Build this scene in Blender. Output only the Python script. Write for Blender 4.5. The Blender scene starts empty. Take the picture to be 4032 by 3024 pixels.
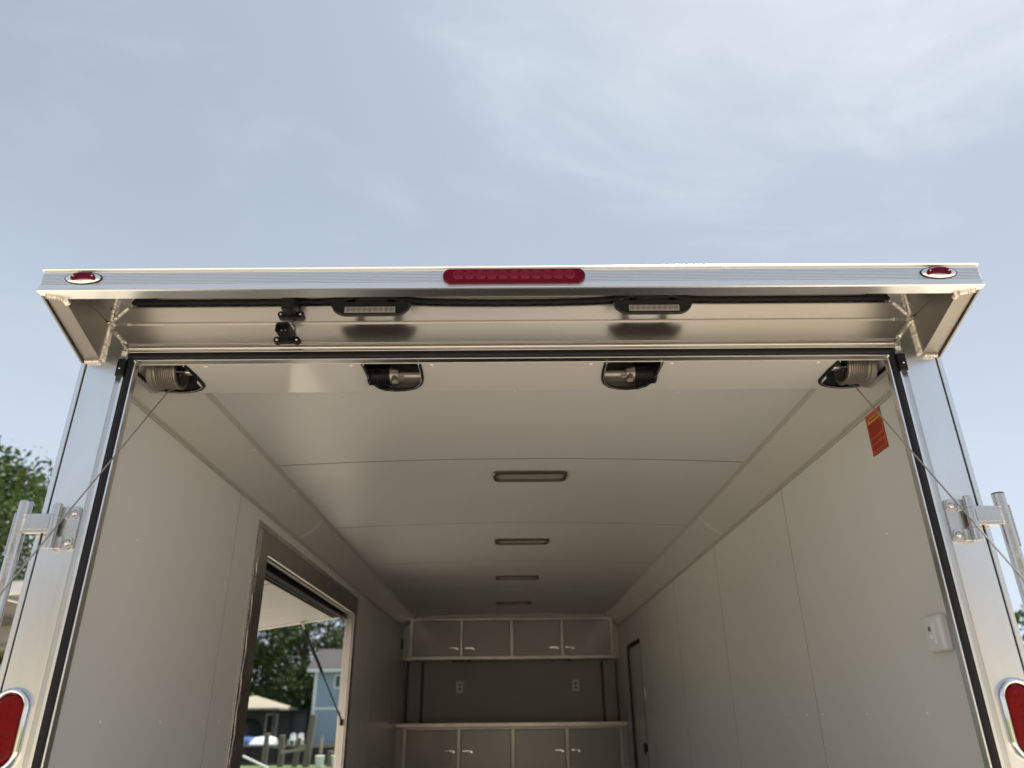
import bpy, bmesh, math, random
import numpy as np
from mathutils import Vector, Matrix
from mathutils.geometry import tessellate_polygon

random.seed(7)
rng = np.random.default_rng(7)
SC = bpy.context.scene
COL = SC.collection
R = math.radians

# ------------------------------------------------------------------ camera
EYE = Vector((-0.016, 0.0, 1.45))
cam = bpy.data.cameras.new('camera')
cam_ob = bpy.data.objects.new('camera', cam)
COL.objects.link(cam_ob)
right = Vector((1.0, -0.0025, -0.0093))
up = Vector((0.0074, -0.4181, 0.9084))
fwd = Vector((0.0062, 0.9084, 0.4181))
cam_ob.matrix_world = Matrix(((right.x, up.x, -fwd.x, EYE.x),
                              (right.y, up.y, -fwd.y, EYE.y),
                              (right.z, up.z, -fwd.z, EYE.z), (0, 0, 0, 1)))
cam.sensor_width = 36.0
cam.lens = 25.62
cam.clip_start = 0.05
cam.clip_end = 2000
cam.dof.use_dof = True
cam.dof.focus_distance = 2.35
cam.dof.aperture_fstop = 2.4
SC.camera = cam_ob

# ------------------------------------------------------------------ sky, sun, exposure
SUN_EL, SUN_AZ = R(64), R(40)          # azimuth clockwise from +Y (straight ahead)
world = bpy.data.worlds.new('World')
SC.world = world
world.use_nodes = True
wn, wl = world.node_tree.nodes, world.node_tree.links
wn.clear()
w_out = wn.new('ShaderNodeOutputWorld')
w_bg = wn.new('ShaderNodeBackground')
w_bg.inputs['Strength'].default_value = 0.095
sky = wn.new('ShaderNodeTexSky')
sky.sky_type = 'NISHITA'
sky.sun_disc = False
sky.sun_elevation = SUN_EL
sky.sun_rotation = SUN_AZ
sky.air_density = 1.0
sky.dust_density = 2.0
geo = wn.new('ShaderNodeTexCoord')
sep = wn.new('ShaderNodeSeparateXYZ')
wl.new(geo.outputs['Generated'], sep.inputs[0])


def wmath(op, a, b=None):
    n = wn.new('ShaderNodeMath')
    n.operation = op
    for i, v in enumerate((a, b)):
        if v is None:
            continue
        if isinstance(v, (int, float)):
            n.inputs[i].default_value = v
        else:
            wl.new(v, n.inputs[i])
    return n.outputs[0]


zz = wmath('ADD', wmath('ABSOLUTE', sep.outputs[2]), 0.22)
comb = wn.new('ShaderNodeCombineXYZ')
wl.new(wmath('DIVIDE', sep.outputs[0], zz), comb.inputs[0])
wl.new(wmath('DIVIDE', sep.outputs[1], zz), comb.inputs[1])


def wnoise(scale, detail, rough, loc, rot, sc, dist=0.0):
    m = wn.new('ShaderNodeMapping')
    m.inputs['Location'].default_value = loc
    m.inputs['Rotation'].default_value = (0, 0, rot)
    m.inputs['Scale'].default_value = sc
    wl.new(comb.outputs[0], m.inputs[0])
    t = wn.new('ShaderNodeTexNoise')
    t.inputs['Scale'].default_value = scale
    t.inputs['Detail'].default_value = detail
    t.inputs['Roughness'].default_value = rough
    t.inputs['Distortion'].default_value = dist
    wl.new(m.outputs[0], t.inputs['Vector'])
    return t.outputs['Fac']


def wramp(fac, lo, hi):
    n = wn.new('ShaderNodeMapRange')
    n.interpolation_type = 'SMOOTHSTEP'
    n.inputs['From Min'].default_value = lo
    n.inputs['From Max'].default_value = hi
    wl.new(fac, n.inputs['Value'])
    return n.outputs['Result']


def wmix(fac, a, b):
    n = wn.new('ShaderNodeMix')
    n.data_type = 'RGBA'
    for sock, v in ((n.inputs[0], fac), (n.inputs[6], a), (n.inputs[7], b)):
        if isinstance(v, (int, float)):
            sock.default_value = v
        elif isinstance(v, tuple):
            sock.default_value = v
        else:
            wl.new(v, sock)
    return n.outputs[2]


veil = wmix(0.84, sky.outputs[0], (2.44, 2.79, 3.29, 1))          # high thin haze over the blue
big = wramp(wnoise(0.85, 4, 0.5, (5.2, 0.3, 0), R(20), (1.0, 0.8, 1), 0.3), 0.36, 0.72)
veil2 = wmix(wmath('MULTIPLY', big, 0.45), veil, (2.81, 3.48, 4.08, 1))
wisp = wramp(wnoise(2.1, 8, 0.58, (7.7, 3.3, 0), R(-28), (0.75, 1.25, 1), 0.5), 0.47, 0.86)
veil3 = wmix(wmath('MULTIPLY', wisp, 0.42), veil2, (5.22, 5.62, 6.03, 1))
low = wmath('SUBTRACT', 1.0, wramp(wmath('ABSOLUTE', sep.outputs[2]), 0.0, 0.68))
veil4 = wmix(wmath('MULTIPLY', low, 0.85), veil3, (4.39, 4.95, 5.64, 1))
# aureole: thin cloud scatters brightly round the hidden sun
sd = (math.sin(SUN_AZ) * math.cos(SUN_EL), math.cos(SUN_AZ) * math.cos(SUN_EL), math.sin(SUN_EL))
dotn = wn.new('ShaderNodeVectorMath')
dotn.operation = 'DOT_PRODUCT'
dotn.inputs[1].default_value = sd
wl.new(geo.outputs['Generated'], dotn.inputs[0])
glow = wmath('POWER', wmath('MAXIMUM', dotn.outputs['Value'], 0.0), 12.0)
veil5 = wmix(wmath('MULTIPLY', glow, wmath('ADD', 0.16, wmath('MULTIPLY', wisp, 0.75))), veil4, (7.03, 7.36, 7.69, 1))
wl.new(veil5, w_bg.inputs['Color'])
wl.new(w_bg.outputs[0], w_out.inputs['Surface'])

sun = bpy.data.lights.new('sun', 'SUN')
sun.energy = 5.0
sun.angle = R(0.6)
sun.color = (1.0, 0.94, 0.85)
sun_ob = bpy.data.objects.new('sun', sun)
COL.objects.link(sun_ob)
sun_dir = Vector((math.sin(SUN_AZ) * math.cos(SUN_EL), math.cos(SUN_AZ) * math.cos(SUN_EL), math.sin(SUN_EL)))
sun_ob.rotation_euler = sun_dir.to_track_quat('Z', 'Y').to_euler()
sun_ob.location = (8, 10, 20)

SC.view_settings.view_transform = 'Standard'
SC.view_settings.look = 'None'
SC.view_settings.exposure = 0.92
SC.view_settings.gamma = 1.0
SC.view_settings.use_curve_mapping = False
SC.render.engine = 'CYCLES'
SC.cycles.max_bounces = 14
SC.cycles.diffuse_bounces = 8
SC.cycles.glossy_bounces = 6
SC.cycles.use_denoising = True
SC.cycles.sample_clamp_indirect = 6.0

# ------------------------------------------------------------------ materials
MATS = {}


def mat(name, color, rough=0.5, metal=0.0, spec=0.5, coat=0.0, noise=None, bump=None, rvar=None,
        trans=0.0, coat_rough=0.05):
    """noise=(scale vector, amount, colour2) tints the base; bump=(scale vector, strength, distance); rvar=(scale vector, amount)."""
    m = bpy.data.materials.new(name)
    m.use_nodes = True
    nt = m.node_tree
    b = nt.nodes['Principled BSDF']
    b.inputs['Base Color'].default_value = (*color, 1)
    b.inputs['Roughness'].default_value = rough
    b.inputs['Metallic'].default_value = metal
    b.inputs['Specular IOR Level'].default_value = spec
    b.inputs['Coat Weight'].default_value = coat
    b.inputs['Coat Roughness'].default_value = coat_rough
    b.inputs['Transmission Weight'].default_value = trans
    tc = nt.nodes.new('ShaderNodeTexCoord')

    def tex(scale, detail=4, r=0.6):
        mp = nt.nodes.new('ShaderNodeMapping')
        mp.inputs['Scale'].default_value = scale
        nt.links.new(tc.outputs['Object'], mp.inputs[0])
        t = nt.nodes.new('ShaderNodeTexNoise')
        t.inputs['Scale'].default_value = 1.0
        t.inputs['Detail'].default_value = detail
        t.inputs['Roughness'].default_value = r
        nt.links.new(mp.outputs[0], t.inputs['Vector'])
        return t.outputs['Fac']
    if noise:
        sc, amt, c2 = noise
        mr = nt.nodes.new('ShaderNodeMapRange')
        mr.inputs['From Min'].default_value = 0.35
        mr.inputs['From Max'].default_value = 0.7
        mr.inputs['To Max'].default_value = amt
        nt.links.new(tex(sc), mr.inputs['Value'])
        mx = nt.nodes.new('ShaderNodeMix')
        mx.data_type = 'RGBA'
        mx.inputs[6].default_value = (*color, 1)
        mx.inputs[7].default_value = (*c2, 1)
        nt.links.new(mr.outputs[0], mx.inputs[0])
        nt.links.new(mx.outputs[2], b.inputs['Base Color'])
    if rvar:
        sc, amt = rvar
        mr = nt.nodes.new('ShaderNodeMapRange')
        mr.inputs['From Min'].default_value = 0.3
        mr.inputs['From Max'].default_value = 0.7
        mr.inputs['To Min'].default_value = max(0.02, rough - amt)
        mr.inputs['To Max'].default_value = rough + amt
        nt.links.new(tex(sc, 6), mr.inputs['Value'])
        nt.links.new(mr.outputs[0], b.inputs['Roughness'])
    if bump:
        sc, st, dist = bump
        bp = nt.nodes.new('ShaderNodeBump')
        bp.inputs['Strength'].default_value = st
        bp.inputs['Distance'].default_value = dist
        nt.links.new(tex(sc, 3), bp.inputs['Height'])
        nt.links.new(bp.outputs[0], b.inputs['Normal'])
    MATS[name] = m
    return m


AL = (0.91, 0.90, 0.88)
ALX = mat('brushed aluminium, grain across', (0.65, 0.635, 0.61), 0.28, 1.0, noise=((1.1, 5, 5), 0.5, (0.53, 0.51, 0.485)))
ALF = mat('anodised ribbed aluminium', (0.84, 0.84, 0.84), 0.30, 1.0, noise=((1.4, 5, 5), 0.35, (0.77, 0.765, 0.75)))
ALZ = mat('brushed aluminium, grain upright', (0.80, 0.81, 0.82), 0.25, 1.0, rvar=((180, 20, 0.8), 0.02), noise=((6, 6, 1.6), 0.55, (0.66, 0.655, 0.645)))
ALY = mat('mill aluminium, grain lengthwise', (0.34, 0.32, 0.295), 0.42, 1.0, rvar=((300, 2, 300), 0.06), noise=((9, 3, 9), 0.5, (0.27, 0.25, 0.23)), bump=((1200, 3, 1200), 0.05, 0.0004))
WELD = mat('weld bead aluminium', (0.80, 0.75, 0.68), 0.34, 1.0, noise=((60, 60, 60), 0.6, (0.48, 0.44, 0.40)))
STEEL = mat('stainless steel', (0.60, 0.58, 0.56), 0.24, 1.0, rvar=((40, 40, 40), 0.10), noise=((25, 25, 25), 0.5, (0.55, 0.53, 0.5)))
CHROME = mat('chrome', (0.86, 0.87, 0.88), 0.05, 1.0)
RUBBER = mat('black rubber', (0.007, 0.007, 0.009), 0.55, 0, 0.3, rvar=((30, 120, 120), 0.15), bump=((20, 260, 260), 0.35, 0.002))
PLASTIC = mat('black plastic', (0.008, 0.008, 0.009), 0.42, 0, 0.3, bump=((400, 400, 400), 0.1, 0.0005))
WALLM = mat('white wall panel', (0.72, 0.708, 0.69), 0.36, 0, 0.45, noise=((1.3, 1.3, 1.3), 0.35, (0.69, 0.672, 0.65)), bump=((1.6, 1.6, 1.6), 0.22, 0.02), rvar=((3, 3, 3), 0.05))
COVEM = mat('white vinyl cove panel', (0.68, 0.66, 0.63), 0.22, 0, 0.5, noise=((2, 2, 2), 0.3, (0.70, 0.665, 0.62)), bump=((5, 1.4, 5), 0.25, 0.01))
COVERM = mat('glossy white painted sheet', (0.60, 0.58, 0.545), 0.10, 0, 0.5, noise=((2, 2, 2), 0.25, (0.57, 0.55, 0.515)), bump=((4, 4, 4), 0.10, 0.004))
TRIMM = mat('grey white trim', (0.52, 0.49, 0.455), 0.35, 0, 0.5)
GAPM = mat('joint backing', (0.018, 0.015, 0.012), 0.8)
COUNTERM = mat('counter edge metal', (0.42, 0.405, 0.38), 0.30, 1.0, noise=((4, 4, 4), 0.7, (0.24, 0.23, 0.215)))
DULL = mat('dull cabinet aluminium', (0.33, 0.32, 0.30), 0.34, 1.0, rvar=((6, 6, 6), 0.05))
FRAMEM = mat('grey aluminium surround', (0.46, 0.43, 0.39), 0.34, 1.0, rvar=((5, 5, 5), 0.08), noise=((6, 6, 6), 0.5, (0.38, 0.35, 0.315)))
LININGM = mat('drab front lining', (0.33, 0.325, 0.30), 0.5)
DRUMM = mat('cast aluminium drum', (0.42, 0.385, 0.34), 0.45, 0.8, noise=((40, 40, 40), 0.5, (0.30, 0.27, 0.24)))
TRACKM = mat('dark brown track', (0.022, 0.018, 0.010), 0.5)
SCREWM = mat('white screw cap', (0.76, 0.745, 0.72), 0.35)
CABM = mat('pale laminate door', (0.40, 0.39, 0.375), 0.13, 0, 0.5, bump=((2.2, 2.2, 2.2), 0.12, 0.012))
CABBOX = mat('pale laminate carcass', (0.50, 0.48, 0.45), 0.4)
FLOORM = mat('grey coin floor', (0.07, 0.068, 0.065), 0.5, noise=((8, 8, 8), 0.4, (0.055, 0.053, 0.05)), bump=((60, 60, 60), 0.3, 0.002))
REDLENS = mat('dark red lens', (0.105, 0.001, 0.012), 0.25, 0, 0.12)
REDLENS2 = mat('red tail lens', (0.17, 0.001, 0.003), 0.15, 0, 0.18)
REDRING = mat('red lens ring', (0.20, 0.006, 0.03), 0.12, 0, 0.4)
LEDM = mat('clear led lens', (0.30, 0.285, 0.27), 0.14, 0, 0.5, coat=0.3)
LEDCORE = mat('led core', (0.13, 0.12, 0.10), 0.2, 0.3)
DIFFUSER = mat('frosted lamp cover', (0.36, 0.35, 0.345), 0.28, 0, 0.5)
BEZELM = mat('bronze tinted lamp rim', (0.12, 0.10, 0.078), 0.18, 0.5, 0.5)
ORANGE = mat('orange label vinyl', (0.60, 0.075, 0.025), 0.45, noise=((40, 40, 40), 0.25, (0.52, 0.06, 0.022)))
YELLOW = mat('yellow label print', (0.75, 0.47, 0.05), 0.5)
PRINT = mat('dark label print', (0.16, 0.012, 0.010), 0.6)
BLACKP = mat('black label print', (0.02, 0.016, 0.012), 0.6)
SWITCHM = mat('grey white switch plastic', (0.72, 0.72, 0.71), 0.4)
DARKSLOT = mat('socket slots', (0.16, 0.15, 0.135), 0.6)
CABLEM = mat('wire rope', (0.42, 0.40, 0.37), 0.45, 0.6, noise=((50, 50, 50), 0.5, (0.28, 0.26, 0.235)))
AWNM = mat('grey white awning panel', (0.48, 0.47, 0.455), 0.5, 0, 0.4, noise=((3, 40, 40), 0.6, (0.40, 0.39, 0.375)), bump=((2, 2, 2), 0.2, 0.01))
WHITEP = mat('white paint', (0.80, 0.80, 0.79), 0.3)
RAMPM = mat('worn ramp deck', (0.64, 0.60, 0.53), 0.55, noise=((3, 3, 3), 0.5, (0.55, 0.51, 0.45)))
GRAVEL = mat('sandy gravel', (0.52, 0.455, 0.365), 0.9, noise=((0.6, 0.6, 0.6), 0.6, (0.46, 0.40, 0.315)), bump=((25, 25, 25), 0.6, 0.02))
GRASS = mat('lawn', (0.075, 0.115, 0.025), 0.9, noise=((0.5, 0.5, 0.5), 0.7, (0.12, 0.14, 0.04)), bump=((12, 12, 12), 0.6, 0.04))
WATER = mat('canal water', (0.02, 0.028, 0.024), 0.06, 0, 0.5, bump=((1.4, 2.4, 1), 0.25, 0.05))
BULK = mat('dark bulkhead timber', (0.045, 0.037, 0.03), 0.8, noise=((3, 3, 8), 0.6, (0.025, 0.02, 0.017)))
PILEM = mat('weathered grey timber', (0.20, 0.175, 0.145), 0.85, noise=((10, 10, 1.2), 0.7, (0.11, 0.095, 0.08)), bump=((30, 30, 3), 0.6, 0.01))
SHEDW = mat('bleached plywood', (0.42, 0.365, 0.295), 0.8, noise=((2, 2, 9), 0.6, (0.30, 0.25, 0.20)), bump=((6, 6, 25), 0.5, 0.01))
SIDING = mat('blue lap siding', (0.29, 0.40, 0.48), 0.6, noise=((0.8, 0.8, 0.8), 0.4, (0.265, 0.37, 0.45)))
ROOFM = mat('dark grey shingles', (0.040, 0.040, 0.043), 0.9, noise=((1.5, 1.5, 6), 0.6, (0.055, 0.055, 0.058)), bump=((4, 4, 14), 0.6, 0.02))
GLASSD = mat('dark window glass', (0.02, 0.025, 0.028), 0.05, 0, 0.6)
CANVAS = mat('cream canvas', (0.25, 0.225, 0.17), 0.8)
DARKW = mat('dark timber and recess shade', (0.035, 0.033, 0.032), 0.7)
GREYW = mat('grey painted boards', (0.13, 0.135, 0.14), 0.7)
TARPB = mat('blue tarpaulin', (0.05, 0.10, 0.26), 0.45)
TARPW = mat('white tarpaulin', (0.60, 0.66, 0.74), 0.45)
BARK = mat('bark', (0.075, 0.06, 0.045), 0.9, noise=((8, 8, 2), 0.6, (0.04, 0.032, 0.025)), bump=((14, 14, 3), 0.8, 0.03))


def leaf_mat(name, c1, c2):
    m = bpy.data.materials.new(name)
    m.use_nodes = True
    nt = m.node_tree
    b = nt.nodes['Principled BSDF']
    out = nt.nodes['Material Output']
    b.inputs['Roughness'].default_value = 0.5
    b.inputs['Specular IOR Level'].default_value = 0.3
    tc = nt.nodes.new('ShaderNodeTexCoord')
    t = nt.nodes.new('ShaderNodeTexNoise')
    t.inputs['Scale'].default_value = 0.9
    t.inputs['Detail'].default_value = 5
    nt.links.new(tc.outputs['Object'], t.inputs['Vector'])
    mr = nt.nodes.new('ShaderNodeMapRange')
    mr.inputs['From Min'].default_value = 0.32
    mr.inputs['From Max'].default_value = 0.68
    nt.links.new(t.outputs['Fac'], mr.inputs['Value'])
    mx = nt.nodes.new('ShaderNodeMix')
    mx.data_type = 'RGBA'
    mx.inputs[6].default_value = (*c1, 1)
    mx.inputs[7].default_value = (*c2, 1)
    nt.links.new(mr.outputs[0], mx.inputs[0])
    nt.links.new(mx.outputs[2], b.inputs['Base Color'])
    tr = nt.nodes.new('ShaderNodeBsdfTranslucent')
    nt.links.new(mx.outputs[2], tr.inputs['Color'])
    ms = nt.nodes.new('ShaderNodeMixShader')
    ms.inputs[0].default_value = 0.35
    nt.links.new(b.outputs[0], ms.inputs[1])
    nt.links.new(tr.outputs[0], ms.inputs[2])
    nt.links.new(ms.outputs[0], out.inputs['Surface'])
    return m


LEAF1 = leaf_mat('mid green leaves', (0.028, 0.056, 0.013), (0.066, 0.100, 0.026))
LEAF2 = leaf_mat('deep green leaves', (0.022, 0.048, 0.012), (0.060, 0.095, 0.024))

# ------------------------------------------------------------------ object helpers
WLOC = {}


def tag(o, label=None, cat=None, group=None, kind=None):
    if label:
        o['label'] = label
    if cat:
        o['category'] = cat
    if group:
        o['group'] = group
    if kind:
        o['kind'] = kind
    return o


def empty(name, loc, label, cat, group=None):
    o = bpy.data.objects.new(name, None)
    o.empty_display_size = 0.1
    o.location = loc
    COL.objects.link(o)
    WLOC[o.name] = Vector(loc)
    return tag(o, label, cat, group)


def obj(name, bm, m, parent=None, sharp=35, origin=None):
    """Link a bmesh given in world coordinates as ONE mesh object (its own origin at `origin` or the parent's)."""
    pw = WLOC[parent.name] if parent else Vector((0, 0, 0))
    ow = Vector(origin) if origin is not None else pw
    bmesh.ops.recalc_face_normals(bm, faces=bm.faces[:])
    bmesh.ops.translate(bm, verts=bm.verts[:], vec=-ow)
    me = bpy.data.meshes.new(name)
    bm.to_mesh(me)
    bm.free()
    me.polygons.foreach_set('use_smooth', [True] * len(me.polygons))
    me.set_sharp_from_angle(angle=R(sharp))
    me.materials.append(m)
    o = bpy.data.objects.new(name, me)
    COL.objects.link(o)
    if name not in ('weld_bead', 'cable_drum', 'torsion_spring', 'spokes', 'winding_cone'):
        wnm = o.modifiers.new('weighted', 'WEIGHTED_NORMAL')      # keeps big flat faces flat beside small bevels
        wnm.keep_sharp = True
        wnm.weight = 80
    o.location = ow - pw
    if parent:
        o.parent = parent
    WLOC[o.name] = ow
    return o


def copy_tree(o, loc, parent=None):
    c = o.copy()
    COL.objects.link(c)
    c.location = loc
    if parent:
        c.parent = parent
    WLOC[c.name] = Vector(loc) + (WLOC[parent.name] if parent else Vector((0, 0, 0)))
    for ch in list(o.children):
        copy_tree(ch, ch.location.copy(), c)
    return c


def BM():
    return bmesh.new()


def merge(bm, other):
    me = bpy.data.meshes.new('t')
    other.to_mesh(me)
    other.free()
    bm.from_mesh(me)
    bpy.data.meshes.remove(me)


def box(bm, x0, x1, y0, y1, z0, z1, b=0.0, seg=2):
    x0, x1 = min(x0, x1), max(x0, x1)
    y0, y1 = min(y0, y1), max(y0, y1)
    z0, z1 = min(z0, z1), max(z0, z1)
    t = BM()
    mtx = Matrix.Translation(((x0 + x1) / 2, (y0 + y1) / 2, (z0 + z1) / 2)) @ Matrix.Diagonal((x1 - x0, y1 - y0, z1 - z0, 1))
    bmesh.ops.create_cube(t, size=1, matrix=mtx)
    if b > 0:
        bmesh.ops.bevel(t, geom=t.edges[:], offset=b, segments=seg, affect='EDGES', profile=0.5)
    merge(bm, t)
    return bm


def prism(bm, pts, axis, a0, a1, b=0.0):
    """Extrude a 2-D polygon along an axis. X: pts=(y,z); Y: pts=(x,z); Z: pts=(x,y)."""
    t = BM()

    def P(p, a):
        return {'X': (a, p[0], p[1]), 'Y': (p[0], a, p[1]), 'Z': (p[0], p[1], a)}[axis]
    v0 = [t.verts.new(P(p, a0)) for p in pts]
    v1 = [t.verts.new(P(p, a1)) for p in pts]
    t.faces.new(v0)
    t.faces.new(v1[::-1])
    n = len(pts)
    for i in range(n):
        t.faces.new((v0[i], v1[i], v1[(i + 1) % n], v0[(i + 1) % n]))
    if b > 0:
        bmesh.ops.recalc_face_normals(t, faces=t.faces[:])
        bmesh.ops.bevel(t, geom=t.edges[:], offset=b, segments=2, affect='EDGES', profile=0.5)
    merge(bm, t)
    return bm


def tube(bm, pts, r, n=8, closed=False, cap=True, rad=None):
    pts = [Vector(p) for p in pts]
    m = len(pts)
    rings = []
    ref = None
    for i, p in enumerate(pts):
        a = pts[(i - 1) % m] if (closed or i > 0) else p
        c = pts[(i + 1) % m] if (closed or i < m - 1) else p
        d = (c - a).normalized()
        if ref is None:
            ref = Vector((0, 0, 1)) if abs(d.z) < 0.9 else Vector((1, 0, 0))
        u = (ref - d * ref.dot(d)).normalized()
        ref = u
        w = d.cross(u)
        rr = rad[i] if rad is not None else r
        rings.append([bm.verts.new(p + (u * math.cos(k * 2 * math.pi / n) + w * math.sin(k * 2 * math.pi / n)) * rr) for k in range(n)])
    for i in range(m if closed else m - 1):
        A, B = rings[i], rings[(i + 1) % m]
        for k in range(n):
            bm.faces.new((A[k], A[(k + 1) % n], B[(k + 1) % n], B[k]))
    if cap and not closed:
        bm.faces.new(rings[0][::-1])
        bm.faces.new(rings[-1])
    return bm


def cyl(bm, p0, p1, r0, r1=None, n=16, cap=True):
    return tube(bm, [p0, p1], r0, n, cap=cap, rad=[r0, r0 if r1 is None else r1])


def dome(bm, c, r, h, axis, n=12, k=4):
    """Shallow cap of radius r and height h bulging along `axis` (a unit vector)."""
    c, axis = Vector(c), Vector(axis).normalized()
    ref = Vector((0, 0, 1)) if abs(axis.z) < 0.9 else Vector((1, 0, 0))
    u = axis.cross(ref).normalized()
    w = axis.cross(u)
    rings = []
    for j in range(k):
        a = j / k * math.pi / 2
        rings.append([bm.verts.new(c + axis * h * math.sin(a) + (u * math.cos(i * 2 * math.pi / n) + w * math.sin(i * 2 * math.pi / n)) * r * math.cos(a)) for i in range(n)])
    top = bm.verts.new(c + axis * h)
    for j in range(k - 1):
        for i in range(n):
            bm.faces.new((rings[j][i], rings[j][(i + 1) % n], rings[j + 1][(i + 1) % n], rings[j + 1][i]))
    for i in range(n):
        bm.faces.new((rings[-1][i], rings[-1][(i + 1) % n], top))
    return bm


def sheet_holes(bm, outer, holes, z0, z1):
    loops = [[Vector((x, y, 0)) for x, y in l] for l in [outer] + holes]
    tris = tessellate_polygon(loops)
    flat = [p for l in loops for p in l]
    lo = [bm.verts.new((p.x, p.y, z0)) for p in flat]
    hi = [bm.verts.new((p.x, p.y, z1)) for p in flat]
    for a, b, c in tris:
        bm.faces.new((lo[a], lo[b], lo[c]))
        bm.faces.new((hi[c], hi[b], hi[a]))
    k = 0
    for l in loops:
        n = len(l)
        for i in range(n):
            a, b = k + i, k + (i + 1) % n
            bm.faces.new((lo[a], lo[b], hi[b], hi[a]))
        k += n
    return bm


def weld(p0, p1, r=0.006, pitch=0.0052):
    r *= 1.2
    p0, p1 = Vector(p0), Vector(p1)
    L = (p1 - p0).length
    n = max(3, int(L / pitch))
    pts, rad = [], []
    for i in range(n):
        for ph, f in ((0.0, 0.82), (0.45, 1.05), (0.8, 0.95)):
            pts.append(p0 + (p1 - p0) * ((i + ph) / n))
            rad.append(r * f * random.uniform(0.93, 1.07))
    rad[0] = rad[-1] = r * 0.4
    return tube(BM(), pts, r, 8, rad=rad)


def stadium(cx, cz, hw, hh, n=8):
    """Rounded outline in a plane; hw, hh half sizes, fully rounded on the short sides."""
    r = min(hw, hh)
    pts = []
    for qx, qz, a0 in ((1, 1, 0), (-1, 1, 90), (-1, -1, 180), (1, -1, 270)):
        ox, oz = cx + qx * (hw - r), cz + qz * (hh - r)
        for i in range(n + 1):
            a = R(a0 + 90 * i / n)
            pts.append((ox + r * math.cos(a), oz + r * math.sin(a)))
    return pts


def rrect(cx, cy, hw, hh, r, n=5):
    pts = []
    for qx, qy, a0 in ((1, 1, 0), (-1, 1, 90), (-1, -1, 180), (1, -1, 270)):
        ox, oy = cx + qx * (hw - r), cy + qy * (hh - r)
        for i in range(n + 1):
            a = R(a0 + 90 * i / n)
            pts.append((ox + r * math.cos(a), oy + r * math.sin(a)))
    return pts


def loft(bm, loops, cap=True):
    rings = [[bm.verts.new(p) for p in l] for l in loops]
    n = len(rings[0])
    for A, B in zip(rings[:-1], rings[1:]):
        for k in range(n):
            bm.faces.new((A[k], A[(k + 1) % n], B[(k + 1) % n], B[k]))
    if cap:
        bm.faces.new(rings[0][::-1])
        bm.faces.new(rings[-1])
    return bm


def text_mesh(name, body, size, m, parent, mtx, extrude=0.0004, bold=0.0):
    cu = bpy.data.curves.new(name, 'FONT')
    cu.body = body
    cu.size = size
    cu.align_x = 'CENTER'
    cu.align_y = 'CENTER'
    cu.extrude = extrude
    cu.offset = bold
    cu.resolution_u = 3
    to = bpy.data.objects.new('tmp', cu)
    COL.objects.link(to)
    dg = bpy.context.evaluated_depsgraph_get()
    me = bpy.data.meshes.new_from_object(to.evaluated_get(dg))
    bpy.data.objects.remove(to)
    bm = BM()
    bm.from_mesh(me)
    bpy.data.meshes.remove(me)
    bmesh.ops.transform(bm, matrix=mtx, verts=bm.verts[:])
    return obj(name, bm, m, parent)


H = 1.45                     # eye height: measured heights below are given from the eye, H turns them into metres above ground
FL = 0.51                    # trailer floor
YR = 1.944                   # plane of the trailer's rear face
YF = 8.95                    # inside of the front wall
WX = 1.21                    # inside of the side walls
CZ = H + 0.947               # bottom of the cove
CX, CE = 1.075, H + 1.067    # ceiling edge
CROWN = 0.026

# ================================================================== SETTING
def ground_sheet(name, m, y0, y1, z):
    b = BM()
    vs = [b.verts.new(p) for p in ((-600, y0, z), (600, y0, z), (600, y1, z), (-600, y1, z))]
    b.faces.new(vs)
    return tag(obj(name, b, m), kind='structure')


BK, FK = 30.0, 50.0          # near and far edge of the canal
ground = BM()
prof = [(-600, 0.0), (BK, 0.0), (BK, -1.6), (FK, -1.6), (FK, 0.0), (900, 0.0)]
ra = [ground.verts.new((-700, y, z)) for y, z in prof]
rb = [ground.verts.new((700, y, z)) for y, z in prof]
for i in range(len(prof) - 1):
    ground.faces.new((ra[i], rb[i], rb[i + 1], ra[i + 1]))
tag(obj('ground', ground, GRASS), kind='structure')
drive = BM()
pts = [(-16, -40), (22, -40), (20, 10), (7, 15), (-3, 15), (-9, 10)]
drive.faces.new([drive.verts.new((x, y, 0.004)) for x, y in pts])
tag(obj('driveway', drive, GRAVEL), kind='structure')
wt = BM()
wt.faces.new([wt.verts.new(p) for p in ((-700, BK + 0.1, -0.75), (700, BK + 0.1, -0.75), (700, FK - 0.1, -0.75), (-700, FK - 0.1, -0.75))])
tag(obj('water', wt, WATER), kind='structure')
bk = empty('bulkhead', (0, FK, 0), 'dark timber canal bulkhead along the far bank below the blue house', 'bulkhead')
for i in range(60):
    x = -34 + i * 0.9
    b = BM()
    box(b, x, x + 0.86, FK - 0.16 - 0.03 * (i % 2), FK - 0.01, -1.5, 0.02 + 0.02 * random.random(), 0.01)
    if i == 0:
        obj('board', b, BULK, bk)
    else:
        obj('board', b, BULK, bk)
b = BM()
box(b, -34, 20, FK - 0.25, FK + 0.02, 0.05, 0.17, 0.01)
obj('cap_rail', b, PILEM, bk)

# ================================================================== TRAILER
T = empty('cargo_trailer', (0, YR, 0), 'aluminium cargo trailer seen from behind with its rear ramp door open', 'trailer')


def part(name, bm, m, parent=T, label=None, **k):
    o = obj(name, bm, m, parent, **k)
    if label:
        o['label'] = label
    return o


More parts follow.
